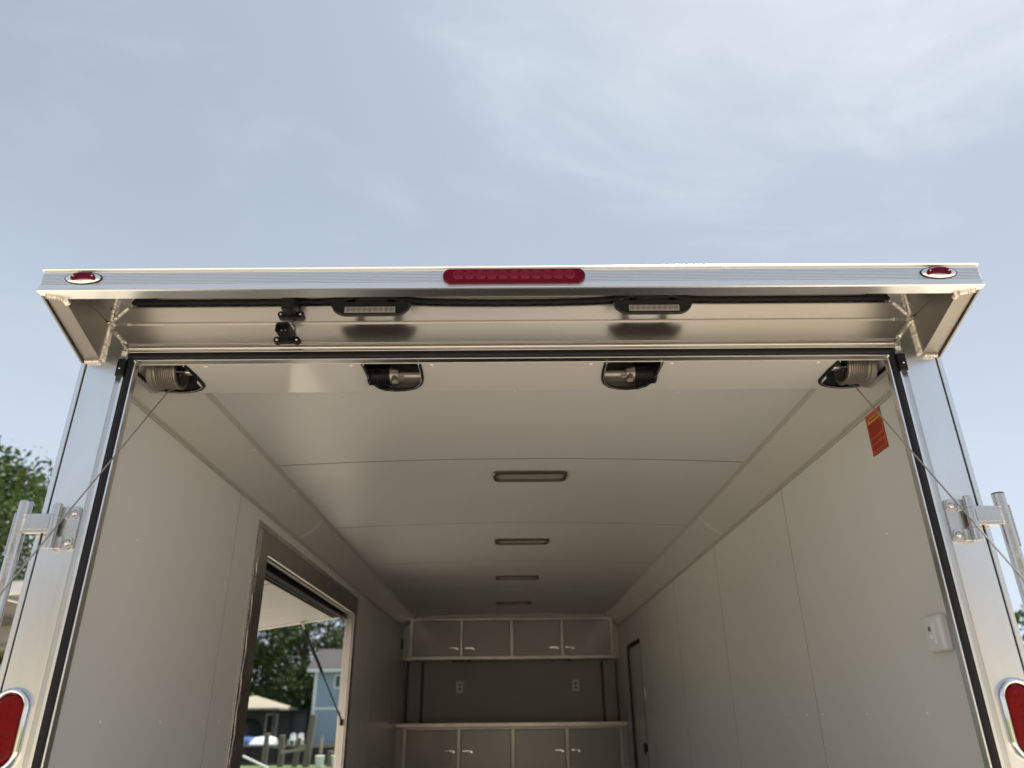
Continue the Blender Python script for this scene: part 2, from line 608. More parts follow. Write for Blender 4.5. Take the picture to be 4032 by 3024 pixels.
# ---- rear frame
for s in (-1, 1):
    b = BM()
    box(b, s * 1.1692, s * 1.2650, YR, 2.055, 0.36, H + 1.205, 0.004)
    part('pillar', b, ALZ)
    b = BM()
    groove = [(s * (1.1606 + 0.0086 * math.cos(a)), YR + 0.0005 + 0.0150 * math.sin(a)) for a in np.linspace(0, math.pi, 15)]
    prism(b, groove + [(s * 1.1520, YR + 0.022), (s * 1.1692, YR + 0.022)], 'Z', 0.38, H + 1.0325)
    box(b, s * 1.1458, s * 1.1520, YR - 0.003, YR + 0.022, 0.38, H + 1.0125, 0.0022)   # outer bright lip
    box(b, s * 1.1180, s * 1.1232, YR - 0.004, YR + 0.0195, 0.38, H + 0.9815, 0.0016)   # inner lip and its return
    box(b, s * 1.1225, s * 1.1465, YR + 0.010, 1.970, 0.38, H + 1.0, 0.0)
    part('door_jamb', b, ALZ)
    b = BM()                                                                           # bulb seal down the jamb
    pts = [(s * 1.1455, YR + 0.012)] + [(s * (1.1345 + 0.0108 * math.cos(R(a))), YR + 0.002 - 0.0085 * math.sin(R(a))) for a in range(0, 181, 18)] + [(s * 1.1238, YR + 0.012)]
    prism(b, pts, 'Z', 0.38, H + 0.990)
    part('door_seal', b, RUBBER)
    b = BM()
    box(b, s * 1.2662, s * 1.2790, YR - 0.005, YR + 0.05, 0.36, H + 0.972, 0.0015)
    part('corner_trim', b, ALZ)
    b = BM()
    box(b, s * 1.2645, s * 1.2675, YR + 0.004, YR + 0.05, 0.36, H + 0.972)
    part('trim_joint', b, RUBBER)
    b = BM()                                                                           # black end block where the seals meet
    box(b, s * 1.1440, s * 1.1690, YR - 0.012, YR + 0.012, H + 0.926, H + 0.982, 0.003)
    box(b, s * 1.1470, s * 1.1660, YR - 0.015, YR - 0.010, H + 0.930, H + 0.962, 0.002)
    blk = part('seal_end_block', b, PLASTIC)
    b = BM()
    dome(b, (s * 1.157, YR - 0.0148, H + 0.949), 0.0035, 0.002, (0, -1, 0), 8, 3)
    part('screw', b, STEEL, blk)

b = BM()
e = 1.1690
groove = [(YR + 0.0005 + 0.0150 * math.sin(a), H + 1.0236 + 0.0105 * math.cos(a)) for a in np.linspace(0, math.pi, 15)]
prism(b, groove + [(YR + 0.022, H + 1.0128), (YR + 0.022, H + 1.0342)], 'X', -e, e)
box(b, -1.1520, 1.1520, YR - 0.003, YR + 0.022, H + 1.0055, H + 1.0128, 0.0022)         # upper bright lip
box(b, -1.1232, 1.1232, YR - 0.004, YR + 0.0205, H + 0.9770, H + 0.9822, 0.0016)          # lower lip and its return
box(b, -1.1465, 1.1465, YR + 0.010, 1.9645, H + 0.9825, H + 1.007)
part('door_head', b, ALX)
b = BM()
pts = [(YR + 0.012, H + 1.0050)] + [(YR + 0.002 - 0.0085 * math.sin(R(a)), H + 0.9938 + 0.0108 * math.cos(R(a))) for a in range(0, 181, 18)] + [(YR + 0.012, H + 0.9828)]
prism(b, pts, 'X', -1.1455, 1.1455)
part('door_seal', b, RUBBER)

# header: two welded tubes with mitred ends, and the plate behind the rubber strip
for z0, z1, xa, xb in ((1.0345, 1.0988, 1.163, 1.224), (1.1082, 1.1660, 1.224, 1.178)):
    b = BM()
    prism(b, [(-xa, H + z0), (xa, H + z0), (xb, H + z1), (-xb, H + z1)], 'Y', YR - 0.0015, 2.05, 0.0018)
    part('header_tube', b, ALX)
b = BM()
box(b, -1.222, 1.222, YR + 0.009, 2.045, H + 1.0983, H + 1.1088)
part('header_joint', b, ALX)
b = BM()
box(b, -1.2225, 1.2225, YR + 0.0065, 2.045, H + 1.1660, H + 1.2150)
part('header_plate', b, ALX)

# rear wing: roof, side gussets, extruded face
b = BM()
prism(b, [(1.684, H + 1.118), (1.684, H + 1.1245), (2.02, H + 1.222), (2.02, H + 1.2155)], 'X', -1.276, 1.276)
part('wing_roof', b, ALX)
for s in (-1, 1):
    b = BM()
    prism(b, [(YR - 0.0005, H + 0.979), (1.712, H + 1.0565), (1.712, H + 1.1015), (YR - 0.0005, H + 1.1015)], 'X', s * 1.2245, s * 1.2735, 0.002)
    prism(b, [(YR - 0.0005, H + 1.1065), (1.712, H + 1.1065), (1.712, H + 1.1240), (YR - 0.0005, H + 1.1930)], 'X', s * 1.2245, s * 1.2735, 0.002)
    box(b, s * 1.2270, s * 1.2700, 1.72, YR - 0.001, H + 1.1000, H + 1.1080)
    part('wing_gusset', b, ALY)
    b = BM()
    prism(b, [(YR + 0.05, H + 0.972), (YR - 0.006, H + 0.972), (1.700, H + 1.0545), (1.700, H + 1.123), (YR + 0.05, H + 1.200)], 'X', s * 1.2747, s * 1.2800)
    part('side_skin_edge', b, ALY)
# face profile with fine ridges (y toward the eye is smaller)
yf = 1.680
prof = [(yf - 0.004, 1.1215), (yf - 0.0062, 1.1245), (yf - 0.004, 1.1275), (yf + 0.004, 1.1282), (yf + 0.012, 1.124), (yf + 0.012, 1.0620), (yf + 0.037, 1.0620), (yf + 0.037, 1.0560),
        (yf - 0.002, 1.0552), (yf - 0.0062, 1.0572), (yf - 0.0068, 1.0602), (yf - 0.004, 1.0632), (yf, 1.0640), (yf, 1.0725), (yf + 0.0012, 1.0730), (yf + 0.0012, 1.0738), (yf, 1.0743)]
z = 1.0790
while z < 1.1130:
    prof += [(yf, z), (yf + 0.0030, z + 0.0003), (yf + 0.0030, z + 0.0013), (yf, z + 0.0016)]
    z += 0.0048
prof += [(yf, 1.1140), (yf + 0.003, 1.1155), (yf + 0.003, 1.1195)]
b = BM()
prism(b, [(y, H + z) for y, z in prof], 'X', -1.2785, 1.2785)
part('wing_face', b, ALF, sharp=20)

# weld beads
for s in (-1, 1):
    for p0, p1, r in (((s * 1.2235, YR - 0.004, H + 0.981), (s * 1.2225, YR - 0.004, H + 1.098), 0.0068),
                      ((s * 1.2225, YR - 0.004, H + 1.108), (s * 1.2225, YR - 0.004, H + 1.205), 0.0068),
                      ((s * 1.1645, YR - 0.0025, H + 1.036), (s * 1.2170, YR - 0.0025, H + 1.0925), 0.0058),
                      ((s * 1.1800, YR - 0.0025, H + 1.163), (s * 1.2170, YR - 0.0025, H + 1.118), 0.0056),
                      ((s * 1.2250, YR - 0.004, H + 0.977), (s * 1.2700, YR - 0.004, H + 0.976), 0.0072),
                      ((s * 1.2270, 1.716, H + 1.0545), (s * 1.2700, 1.700, H + 1.0560), 0.0060),
                      ((s * 1.2240, 1.734, H + 1.0510), (s * 1.2240, 1.712, H + 1.0540), 0.0070),
                      ((s * 1.1125, YR - 0.001, H + 0.9690), (s * 1.1240, YR - 0.003, H + 0.9800), 0.0046),
                      ((s * 1.1520, YR - 0.002, H + 1.0120), (s * 1.1660, YR - 0.002, H + 1.0320), 0.0046),
                      ((s * 1.2215, YR - 0.006, H + 1.1000), (s * 1.2265, YR - 0.010, H + 1.1060), 0.0085)):
        part('weld_bead', weld(p0, p1, r), WELD, sharp=60)

# black rubber strip sagging along the header between the lamps
for dz, r, dy in ((0.0, 0.0062, 0.0), (0.0095, 0.0045, 0.004)):
    pts = []
    for i in range(81):
        x = -1.166 + i * 2.332 / 80
        z = 1.1725 + dz
        hump = sum(0.016 * math.exp(-((x - c) / 0.10) ** 2) for c in (-0.42, 0.418))
        sag = 0.006 * max(0.0, math.cos(x * math.pi / 0.76)) if abs(x) < 0.38 else 0
        pts.append((x, YR - 0.010 + dy - 0.6 * hump, H + z + hump * 0.8 - sag))
    b = BM()
    tube(b, pts, r, 8)
    part('rubber_strip', b, RUBBER)
for s in (-1, 1):
    b = BM()
    box(b, s * 1.100, s * 1.166, YR - 0.010, YR + 0.006, H + 1.176, H + 1.193, 0.003)
    part('strip_clamp', b, PLASTIC)

# brake light bar on the wing
zc = H + 1.0935
b = BM()
o0 = stadium(0.004, zc, 0.1935, 0.0200)
o1 = stadium(0.004, zc, 0.1915, 0.0182)
o2 = stadium(0.004, zc, 0.1880, 0.0150)
loft(b, [[(x, yf + 0.001, z) for x, z in o0], [(x, yf - 0.008, z) for x, z in o0], [(x, yf - 0.013, z) for x, z in o1], [(x, yf - 0.0145, z) for x, z in o2]])
bl = part('brake_light', b, REDLENS)
for i in range(11):
    x = 0.004 - 0.150 + i * 0.030
    b = BM()
    for rr in (0.0132, 0.0085, 0.004):
        t = [(x + rr * math.cos(a), yf - 0.0147, zc - 0.0005 + rr * math.sin(a)) for a in np.linspace(0, 2 * math.pi, 20, endpoint=False)]
        tube(b, t, 0.0017, 5, closed=True)
    part('led_ring', b, REDRING, bl)
for x in (-0.176, 0.184):
    b = BM()
    cyl(b, (x, yf - 0.0140, zc), (x, yf - 0.0158, zc), 0.0052, 0.0045, 12)
    part('screw', b, REDLENS, bl)

# oval chrome marker lights at both ends of the wing
for s in (-1, 1):
    cx, czm = s * 1.164, H + 1.098

    def oval(a, c, y, n=28):
        return [(cx + a * math.cos(t), y, czm + c * math.sin(t)) for t in np.linspace(0, 2 * math.pi, n, endpoint=False)]
    b = BM()
    loft(b, [oval(0.0505, 0.0190, yf + 0.001), oval(0.0510, 0.0193, yf - 0.002), oval(0.0500, 0.0185, yf - 0.003)])
    gasket = b
    b = BM()
    loft(b, [oval(0.0495, 0.0180, yf - 0.002), [(x, y, z - 0.001) for x, y, z in oval(0.0440, 0.0150, yf - 0.0055)], [(x, y, z - 0.002) for x, y, z in oval(0.0330, 0.0100, yf - 0.0078)], [(x, y, z - 0.002) for x, y, z in oval(0.018, 0.005, yf - 0.0085)]])
    ml = part('marker_light', b, CHROME, sharp=70)
    part('gasket', gasket, RUBBER, ml)
    b = BM()
    top, bot = [], []
    for i in range(17):
        u = i / 16 * 2 - 1
        top.append((cx - s * 0.004 + u * 0.0325, czm + 0.0120 - 0.0080 * u * u - 0.006 * max(0, abs(u) - 0.86) / 0.14))
        bot.append((cx - s * 0.004 + u * 0.0325, czm - 0.0065 - 0.0055 * u * u + 0.004 * max(0, abs(u) - 0.86) / 0.14))
    outl = top + bot[::-1]
    mx_, mz_ = cx - s * 0.004, czm + 0.001
    loft(b, [[(x, yf - 0.004, z) for x, z in outl], [(x, yf - 0.0120, z) for x, z in outl], [(mx_ + (x - mx_) * 0.94, yf - 0.0145, mz_ + (z - mz_) * 0.80) for x, z in outl]])
    part('lens', b, REDLENS, ml)
    for u in (-0.78, 0.78):
        b = BM()
        x = cx - s * 0.004 + u * 0.0325
        dome(b, (x, yf - 0.0143, czm - 0.0002), 0.0030, 0.0016, (0, -1, 0), 8, 3)
        part('screw', b, STEEL, ml)

# load lamps under the wing
for cx in (-0.4195, 0.4185):
    o = []
    hw = 0.1175
    zt, zb = H + 1.1290, H + 1.0868
    for i in range(9):
        a = R(270 - 90 * i / 8 * 1.0)
        o.append((cx - hw + 0.046 + 0.046 * math.cos(a), zb + 0.0400 + 0.0400 * math.sin(a)))
    o.append((cx - hw, zt))
    o.append((cx + hw, zt))
    for i in range(9):
        a = R(360 - 90 * i / 8)
        o.append((cx + hw - 0.046 + 0.046 * math.cos(a), zb + 0.0400 + 0.0400 * math.sin(a)))
    b = BM()
    prism(b, o, 'Y', 1.860, 1.8785, 0.0025)
    ll = part('load_lamp', b, PLASTIC)
    b = BM()
    hump = [(cx - 0.098, zt - 0.002)] + [(cx + 0.098 * u, zt + 0.004 + 0.012 * (1 - u * u)) for u in np.linspace(-0.9, 0.9, 13)] + [(cx + 0.098, zt - 0.002)]
    prism(b, hump, 'Y', 1.866, 1.876, 0.002)
    for dx in (-0.06, 0.06):
        box(b, cx + dx - 0.012, cx + dx + 0.012, 1.866, 1.874, zt - 0.004, H + 1.180)
    part('top_bracket', b, PLASTIC, ll)
    b = BM()
    box(b, cx - 0.079, cx + 0.079, 1.8585, 1.863, H + 1.0870, H + 1.1120, 0.0012)
    part('lens_frame', b, RUBBER, ll)
    b = BM()
    box(b, cx - 0.0745, cx + 0.0745, 1.8565, 1.862, H + 1.0895, H + 1.1090, 0.0008)
    lens = part('lens', b, LEDM, ll)
    b = BM()
    for i in range(9):
        x = cx - 0.064 + i * 0.016
        tube(b, [(x + 0.0058 * math.cos(a), 1.8564, H + 1.0993 + 0.0058 * math.sin(a)) for a in np.linspace(0, 2 * math.pi, 14, endpoint=False)], 0.0009, 5, closed=True)
        dome(b, (x, 1.8564, H + 1.0993), 0.0026, 0.0016, (0, -1, 0), 8, 3)
    part('led_row', b, LEDCORE, ll)

# reversing camera below the wing and its plug cover above it
b = BM()
box(b, -0.694, -0.655, 1.885, YR - 0.002, H + 1.122, H + 1.168, 0.006)
prism(b, [(1.945, H + 1.163), (1.886, H + 1.163), (1.882, H + 1.178), (1.93, H + 1.182)], 'X', -0.698, -0.652, 0.004)
for x in (-0.704, -0.646):
    cyl(b, (x, YR - 0.001, H + 1.1275), (x, YR - 0.016, H + 1.1275), 0.0115, 0.0105, 14)
box(b, -0.704, -0.646, YR - 0.016, YR - 0.002, H + 1.117, H + 1.130, 0.002)
cc = part('cable_cover', b, PLASTIC)
for x in (-0.704, -0.646):
    b = BM()
    dome(b, (x, YR - 0.016, H + 1.1275), 0.0048, 0.0025, (0, -1, 0), 10, 3)
    part('screw', b, STEEL, cc)
b = BM()
loft(b, [[(x, YR - 0.004, z) for x, z in rrect(-0.676, H + 1.056, 0.021, 0.018, 0.009)],
         [(x - 0.004, 1.893, z + 0.004) for x, z in rrect(-0.678, H + 1.058, 0.021, 0.017, 0.009)],
         [(x - 0.004, 1.893, z + 0.004) for x, z in rrect(-0.678, H + 1.056, 0.0165, 0.012, 0.006)],
         [(x - 0.004, 1.908, z + 0.004) for x, z in rrect(-0.678, H + 1.056, 0.0155, 0.011, 0.006)]])
for x in (-0.7055, -0.6475):
    cyl(b, (x, YR - 0.001, H + 1.0395), (x, YR - 0.016, H + 1.0395), 0.0115, 0.0105, 14)
box(b, -0.7055, -0.6475, YR - 0.016, YR - 0.002, H + 1.0300, H + 1.0430, 0.002)
rc = part('reversing_camera', b, PLASTIC)
b = BM()
for dx in (-0.0062, 0.0062):
    dome(b, (-0.682 + dx, 1.906, H + 1.0585), 0.0058, 0.004, (0, -1, 0), 12, 4)
part('lens', b, LEDCORE, rc)
for x in (-0.7055, -0.6475):
    b = BM()
    dome(b, (x, YR - 0.016, H + 1.0395), 0.0048, 0.0025, (0, -1, 0), 10, 3)
    part('screw', b, STEEL, rc)
b = BM()
tube(b, [(-0.664, YR - 0.004, H + 1.118), (-0.667, YR - 0.006, H + 1.106), (-0.668, YR - 0.006, H + 1.098), (-0.661, YR - 0.005, H + 1.092), (-0.659, YR - 0.005, H + 1.08), (-0.662, YR - 0.006, H + 1.066)], 0.0013, 6)
tube(b, [(-0.71, YR - 0.003, H + 1.1045), (-0.69, YR - 0.005, H + 1.1065), (-0.672, YR - 0.006, H + 1.105), (-0.667, YR - 0.006, H + 1.106)], 0.0012, 6)
part('camera_wire', b, RUBBER)

# tail lights: chrome bezel and red oval lens on each pillar
for s in (-1, 1):
    cx, cz0 = s * 1.2280, H - 0.012
    b = BM()
    loops = []
    for hw, hh, y in ((0.0495, 0.0960, YR + 0.001), (0.0490, 0.0955, YR - 0.006), (0.0455, 0.0920, YR - 0.014), (0.0405, 0.0868, YR - 0.017), (0.0350, 0.0812, YR - 0.013), (0.0325, 0.0785, YR - 0.004)):
        loops.append([(x, y, z) for x, z in stadium(cx, cz0, hw, hh, 10)])
    loft(b, loops, cap=False)
    tl = part('tail_light', b, CHROME, sharp=70)
    b = BM()
    loops = []
    for hw, hh, y in ((0.0330, 0.0780, YR - 0.001), (0.0315, 0.0765, YR - 0.009), (0.0285, 0.0735, YR - 0.0125), (0.0225, 0.0675, YR - 0.0145)):
        loops.append([(x, y, z) for x, z in stadium(cx, cz0, hw, hh, 10)])
    loft(b, loops)
    part('lens', b, REDLENS2, tl, sharp=70)
    b = BM()
    for z in np.linspace(-0.055, 0.055, 6):
        for dx in (-0.009, 0.009):
            rr = 0.0075
            tube(b, [(cx + dx + rr * math.cos(a), YR - 0.0146, cz0 + z + rr * math.sin(a)) for a in np.linspace(0, 2 * math.pi, 12, endpoint=False)], 0.0010, 5, closed=True)
    part('lens_rings', b, REDLENS2, tl)

# gate hinges and the tubes they carry
for s in (-1, 1):
    b = BM()
    loft(b, [[(x, YR - 0.0005, z) for x, z in rrect(s * 1.190, H + 0.4765, 0.0190, 0.0605, 0.013)], [(x, YR - 0.0065, z) for x, z in rrect(s * 1.190, H + 0.4765, 0.0185, 0.0600, 0.0125)]])
    for z in (0.5165, 0.4365):
        loft(b, [[(x, YR - 0.006, zq) for x, zq in rrect(s * 1.1895, H + z, 0.0165, 0.0165, 0.012)], [(x, YR - 0.010, zq) for x, zq in rrect(s * 1.1895, H + z, 0.0155, 0.0155, 0.0115)]])
        box(b, s * 1.200, s * 1.222, YR - 0.014, YR - 0.003, H + z - 0.016, H + z + 0.016, 0.002)
    gh = part('gate_hinge', b, STEEL)
    for z in (0.5165, 0.4365):
        b = BM()
        dome(b, (s * 1.1870, YR - 0.010, H + z), 0.0098, 0.0062, (0, -1, 0), 16, 4)
        part('rivet', b, STEEL, gh)
    b = BM()
    for z0, z1 in ((0.5065, 0.5385), (0.4535, 0.5055), (0.4205, 0.4525)):
        cyl(b, (s * 1.2275, YR - 0.022, H + z0), (s * 1.2275, YR - 0.022, H + z1), 0.0118, None, 18)
    cyl(b, (s * 1.2275, YR - 0.022, H + 0.419), (s * 1.2275, YR - 0.022, H + 0.541), 0.0060, None, 10)
    part('barrel', b, STEEL, gh)
    b = BM()
    prism(b, [(YR - 0.030, H + 0.459), (YR - 0.030, H + 0.511), (YR - 0.014, H + 0.511), (YR - 0.006, H + 0.503), (YR - 0.006, H + 0.467), (YR - 0.014, H + 0.459)], 'X', s * 1.2340, s * 1.3030, 0.002)
    box(b, s * 1.2350, s * 1.3020, YR - 0.0325, YR - 0.0290, H + 0.468, H + 0.502, 0.001)
    part('arm', b, STEEL, gh)
    b = BM()
    cyl(b, (s * 1.3170, YR - 0.018, 0.62), (s * 1.3170, YR - 0.018, H + 0.545), 0.0160, None, 20)
    gt = part('gate_tube', b, STEEL)
    b = BM()
    cyl(b, (s * 1.3170, YR - 0.018, H + 0.5445), (s * 1.3170, YR - 0.018, H + 0.5480), 0.0163, 0.0150, 20)
    part('end_cap', b, PLASTIC if s > 0 else STEEL, gt)
    b = BM()
    merge(b, weld((s * 1.3030, YR - 0.030, H + 0.460), (s * 1.3030, YR - 0.030, H + 0.511), 0.0035))
    part('weld_bead', b, WELD, gt)
    b = BM()
    box(b, s * 1.3300, s * 1.3350, YR - 0.028, YR - 0.008, H + 0.40, H + 0.515, 0.002)
    part('latch_strap', b, STEEL, gt)

# ---- side walls, floor, roof, front wall
OY0, OY1, OZ0, OZ1 = 3.628, 5.850, 1.00, H + 0.748        # service opening in the left wall
DY0, DY1, DZ1 = 7.240, 8.060, H + 0.690                    # side door in the right wall
b = BM()
for y0, y1, z0, z1 in ((2.06, OY0, 0.42, 2.64), (OY1, YF + 0.06, 0.42, 2.64), (OY0, OY1, 0.42, OZ0), (OY0, OY1, OZ1, 2.64)):
    box(b, -1.270, -1.222, y0, y1, z0, z1)
part('side_wall', b, ALZ)
b = BM()
for y0, y1, z0, z1 in ((2.06, DY0, 0.42, 2.64), (DY1, YF + 0.06, 0.42, 2.64), (DY0, DY1, DZ1, 2.64), (DY0, DY1, 0.42, FL)):
    box(b, 1.222, 1.270, y0, y1, z0, z1)
part('side_wall', b, ALZ)
b = BM()
box(b, -1.27, 1.27, 2.05, YF + 0.08, 2.645, 2.69, 0.01)
part('roof', b, ALY)
b = BM()
box(b, -1.22, 1.22, 1.96, YF + 0.06, FL - 0.08, FL)
part('floor', b, FLOORM)
b = BM()
box(b, -1.27, 1.27, YF + 0.07, YF + 0.12, 0.42, 2.69)
part('front_wall', b, ALZ)

# wheels under the box, and the drawbar in front
for s in (-1, 1):
    for y in (5.55, 6.45):
        b = BM()
        pr = []
        for i, (rr, x) in enumerate(((0.20, 1.02), (0.315, 1.02), (0.345, 1.045), (0.350, 1.12), (0.345, 1.195), (0.315, 1.22), (0.20, 1.22))):
            pr.append([(s * x, y + rr * math.cos(a), 0.355 + rr * math.sin(a)) for a in np.linspace(0, 2 * math.pi, 32, endpoint=False)])
        loft(b, pr)
        wh = part('wheel', b, RUBBER)
        b = BM()
        cyl(b, (s * 1.20, y, 0.355), (s * 1.227, y, 0.355), 0.195, 0.17, 28)
        part('rim', b, STEEL, wh)
b = BM()
tube(b, [(-0.55, YF + 0.1, 0.45), (0, YF + 1.4, 0.45)], 0.05, 8)
tube(b, [(0.55, YF + 0.1, 0.45), (0, YF + 1.4, 0.45)], 0.05, 8)
part('drawbar', b, STEEL)

# ramp door lying open behind the trailer
b = BM()
ry0, ry1 = 1.93, 0.05
prism(b, [(ry0, FL - 0.01), (ry1, 0.03), (ry1 - 0.02, 0.012), (ry0, FL - 0.07)], 'X', -1.10, 1.10, 0.004)
part('ramp_door', b, RAMPM)

# lining panels
def wall_pieces(s, y0, y1):
    z0, z1 = FL + 0.001, CZ - 0.002
    oy0, oy1, oz0, oz1 = (OY0, OY1, OZ0, OZ1) if s < 0 else (DY0, DY1, FL, DZ1)
    if y1 <= oy0 or y0 >= oy1:
        return [(y0, y1, z0, z1)]
    out = []
    if y0 < oy0:
        out.append((y0, oy0, z0, z1))
    if y1 > oy1:
        out.append((oy1, y1, z0, z1))
    a, c = max(y0, oy0), min(y1, oy1)
    out.append((a, c, oz1, z1))
    if oz0 > z0 + 0.01:
        out.append((a, c, z0, oz0))
    return out


SEAMS = [1.962, 3.170, 4.358, 5.545, 6.735, 7.900, YF]
screw_me = None
N_SCREW = [0]


def put_screw(p, axis, parent):
    """One small screw cap; every cap shares the same mesh per direction."""
    global screw_me
    key = tuple(axis)
    if screw_me is None:
        screw_me = {}
    if key not in screw_me:
        t = BM()
        dome(t, (0, 0, 0), 0.0062, 0.0030, axis, 8, 3)
        me = bpy.data.meshes.new('screw')
        bmesh.ops.recalc_face_normals(t, faces=t.faces[:])
        t.to_mesh(me)
        t.free()
        me.materials.append(SCREWM)
        me.polygons.foreach_set('use_smooth', [True] * len(me.polygons))
        screw_me[key] = me
    o = bpy.data.objects.new('screw', screw_me[key])
    COL.objects.link(o)
    o.parent = parent
    o.location = Vector(p) - WLOC[parent.name]
    return o


for s in (-1, 1):
    for i in range(len(SEAMS) - 1):
        b = BM()
        for y0, y1, z0, z1 in wall_pieces(s, SEAMS[i] + 0.003, SEAMS[i + 1] - 0.003):
            b = BM()
            box(b, s * (WX + 0.0012), s * WX, y0, y1, z0, z1)
            wp = part('wall_panel', b, WALLM)
        for y in ((2.346, 2.745, 3.132), (3.30, 3.517, 3.915, 4.33), (4.71, 5.1, 5.5), (5.9, 6.28, 6.67), (7.06, 7.46, 7.85), (8.2, 8.5))[i]:
            for zr in (0.534, 0.004, -0.50):
                z = H + zr
                if s < 0 and 3.43 < y < 5.96 and z < H + 0.9:
                    continue
                if s > 0 and DY0 - 0.03 < y < DY1 + 0.03 and z < DZ1:
                    continue
                put_screw((s * (WX - 0.0002), y, z), (-s, 0, 0), wp)
        # joint strip in each seam
        if i > 0 and not (s < 0 and 3.5 < SEAMS[i] < 5.9):
            b = BM()
            box(b, s * 1.2128, s * (WX - 0.0012), SEAMS[i] - 0.0006, SEAMS[i] + 0.0055, FL, CZ, 0.0005)
            part('joint_strip', b, TRIMM)
    b = BM()
    for y0, y1, z0, z1 in wall_pieces(s, 1.962, YF):
        box(b, s * 1.2205, s * 1.2150, y0, y1, z0, z1)
    part('wall_backing', b, GAPM)

# cove panels, their trims, ceiling panels
CSEAM = [2.0, 4.15, 6.85, YF]
for s in (-1, 1):
    for i in range(3):
        b = BM()
        y0, y1 = CSEAM[i] + (0.001 if i else -0.035), CSEAM[i + 1] - 0.001
        prism(b, [(s * (WX + 0.003), CZ), (s * CX, CE - 0.002), (s * (CX + 0.006), CE + 0.004), (s * (WX + 0.01), CZ + 0.006)], 'Y', y0, y1)
        cp = part('cove_panel', b, COVEM)
        for y in np.arange(y0 + 0.35, y1, 0.61):
            put_screw((s * 1.092, y, CE - 0.0185), (-s * 0.66, 0, -0.75), cp)
        if i:
            b = BM()
            d = Vector((s * (CX - WX), 0, CE - CZ)).normalized()
            nrm = Vector((-s * abs(d.z), 0, -abs(d.x)))
            for k, (w0, w1) in enumerate(((0.0, 0.022),)):
                q = [Vector((s * WX, CSEAM[i], CZ)) + d * t for t in (0.012, 0.168)]
                tube(b, [q[0] + nrm * 0.001, (q[0] + q[1]) / 2 + nrm * 0.0025 + Vector((0, 0.03, 0)), q[1] + nrm * 0.001], 0.0022, 6)
            part('cove_joint', b, COVEM)
    # H trim between wall and cove: two ridges with a groove
    b = BM()
    for z0, z1, pr in ((-0.0195, -0.0105, 0.0038), (-0.0085, 0.0015, 0.0048)):
        box(b, s * (WX + 0.002), s * (WX - pr), 1.964, YF, CZ + z0, CZ + z1, 0.001)
    box(b, s * (WX + 0.002), s * (WX - 0.0012), 1.964, YF, CZ - 0.0195, CZ + 0.0005)
    part('cove_trim', b, TRIMM)
    b = BM()
    prism(b, [(s * (CX + 0.010), CE - 0.012), (s * (CX - 0.006), CE + 0.0012), (s * (CX - 0.004), CE + 0.006), (s * (CX + 0.014), CE - 0.006)], 'Y', 2.0, YF, 0.0008)
    part('ceiling_trim', b, TRIMM)


def ceil_z(x):
    return CE + CROWN * (1 - (x / CX) ** 2)


YS = [2.02, 3.200, 4.403, 5.577, 6.721, 7.900, YF]
for i in range(len(YS) - 1):
    b = BM()
    xs = np.linspace(-CX, CX, 25)
    pts = [(x, ceil_z(x)) for x in xs] + [(x, ceil_z(x) + 0.0008) for x in xs[::-1]]
    prism(b, pts, 'Y', YS[i] + 0.0045, YS[i + 1] - 0.0045)
    cp = part('ceiling_panel', b, WALLM)
    for x in (-0.93, -0.62, -0.31, 0.0, 0.31, 0.62, 0.93):
        for k, y in enumerate((YS[i] + 0.42, YS[i + 1] - 0.035)):
            if (k == 0 and abs(x) in (0.93, 0.31)) or y < 2.25:
                continue
            put_screw((x + random.uniform(-0.01, 0.01), y, ceil_z(x) + 0.0003), (0, 0, -1), cp)
b = BM()
xs = np.linspace(-CX - 0.01, CX + 0.01, 13)
pts = [(x, ceil_z(x) + 0.013) for x in xs] + [(x, ceil_z(x) + 0.018) for x in xs[::-1]]
prism(b, pts, 'Y', 1.98, YF)
part('ceiling_backing', b, GAPM)

# spring cover behind the door head with its four cut-outs
ZP = H + 0.976


def corner_hole(s):
    p = [(0.986, 1.9685), (0.980, 2.03), (0.980, 2.10), (0.986, 2.121), (1.001, 2.140), (1.027, 2.154), (1.056, 2.162), (1.084, 2.163), (1.107, 2.158), (1.128, 2.147), (1.141, 2.126), (1.149, 2.097), (1.152, 2.06), (1.152, 2.02), (1.150, 1.9685)]
    return [(s * x, y) for x, y in p]


def spring_hole(s):
    p = [(0.4515, 1.9685), (0.4500, 2.03), (0.4480, 2.081), (0.4430, 2.108), (0.4300, 2.139), (0.4080, 2.156), (0.376, 2.1615), (0.344, 2.158), (0.314, 2.145), (0.293, 2.116), (0.284, 2.080), (0.2810, 2.03), (0.2810, 1.9685)]
    return [(s * x, y) for x, y in p]


holes = [corner_hole(-1), spring_hole(-1), spring_hole(1), corner_hole(1)]
b = BM()
sheet_holes(b, [(-1.192, 1.9655), (1.192, 1.9655), (1.192, 2.1740), (-1.192, 2.1740)], holes, ZP, ZP + 0.0025)
box(b, -1.192, 1.192, 2.1712, 2.1740, ZP + 0.0025, ZP + 0.112)
sc = part('spring_cover', b, COVERM)
for x in (-0.927, -0.488, -0.244, 0.237, 0.482, 0.927):
    put_screw((x, 1.980, ZP), (0, 0, -1), sc)
for k, h in enumerate(holes):
    b = BM()
    tube(b, [(x, y, ZP - 0.0005) for x, y in h], 0.0052, 8)
    et = part('cutout_edging', b, PLASTIC, sc)
    cxh = sum(p[0] for p in h) / len(h)
    b = BM()
    tube(b, [(cxh + (x - cxh) * 0.975, 1.966 + (y - 1.9685) * 0.978, ZP - 0.0045) for x, y in h], 0.0021, 6)
    part('edging_bead', b, STEEL, sc)
b = BM()
box(b, -1.190, 1.190, 1.9655, 1.9675, ZP + 0.008, ZP + 0.112)
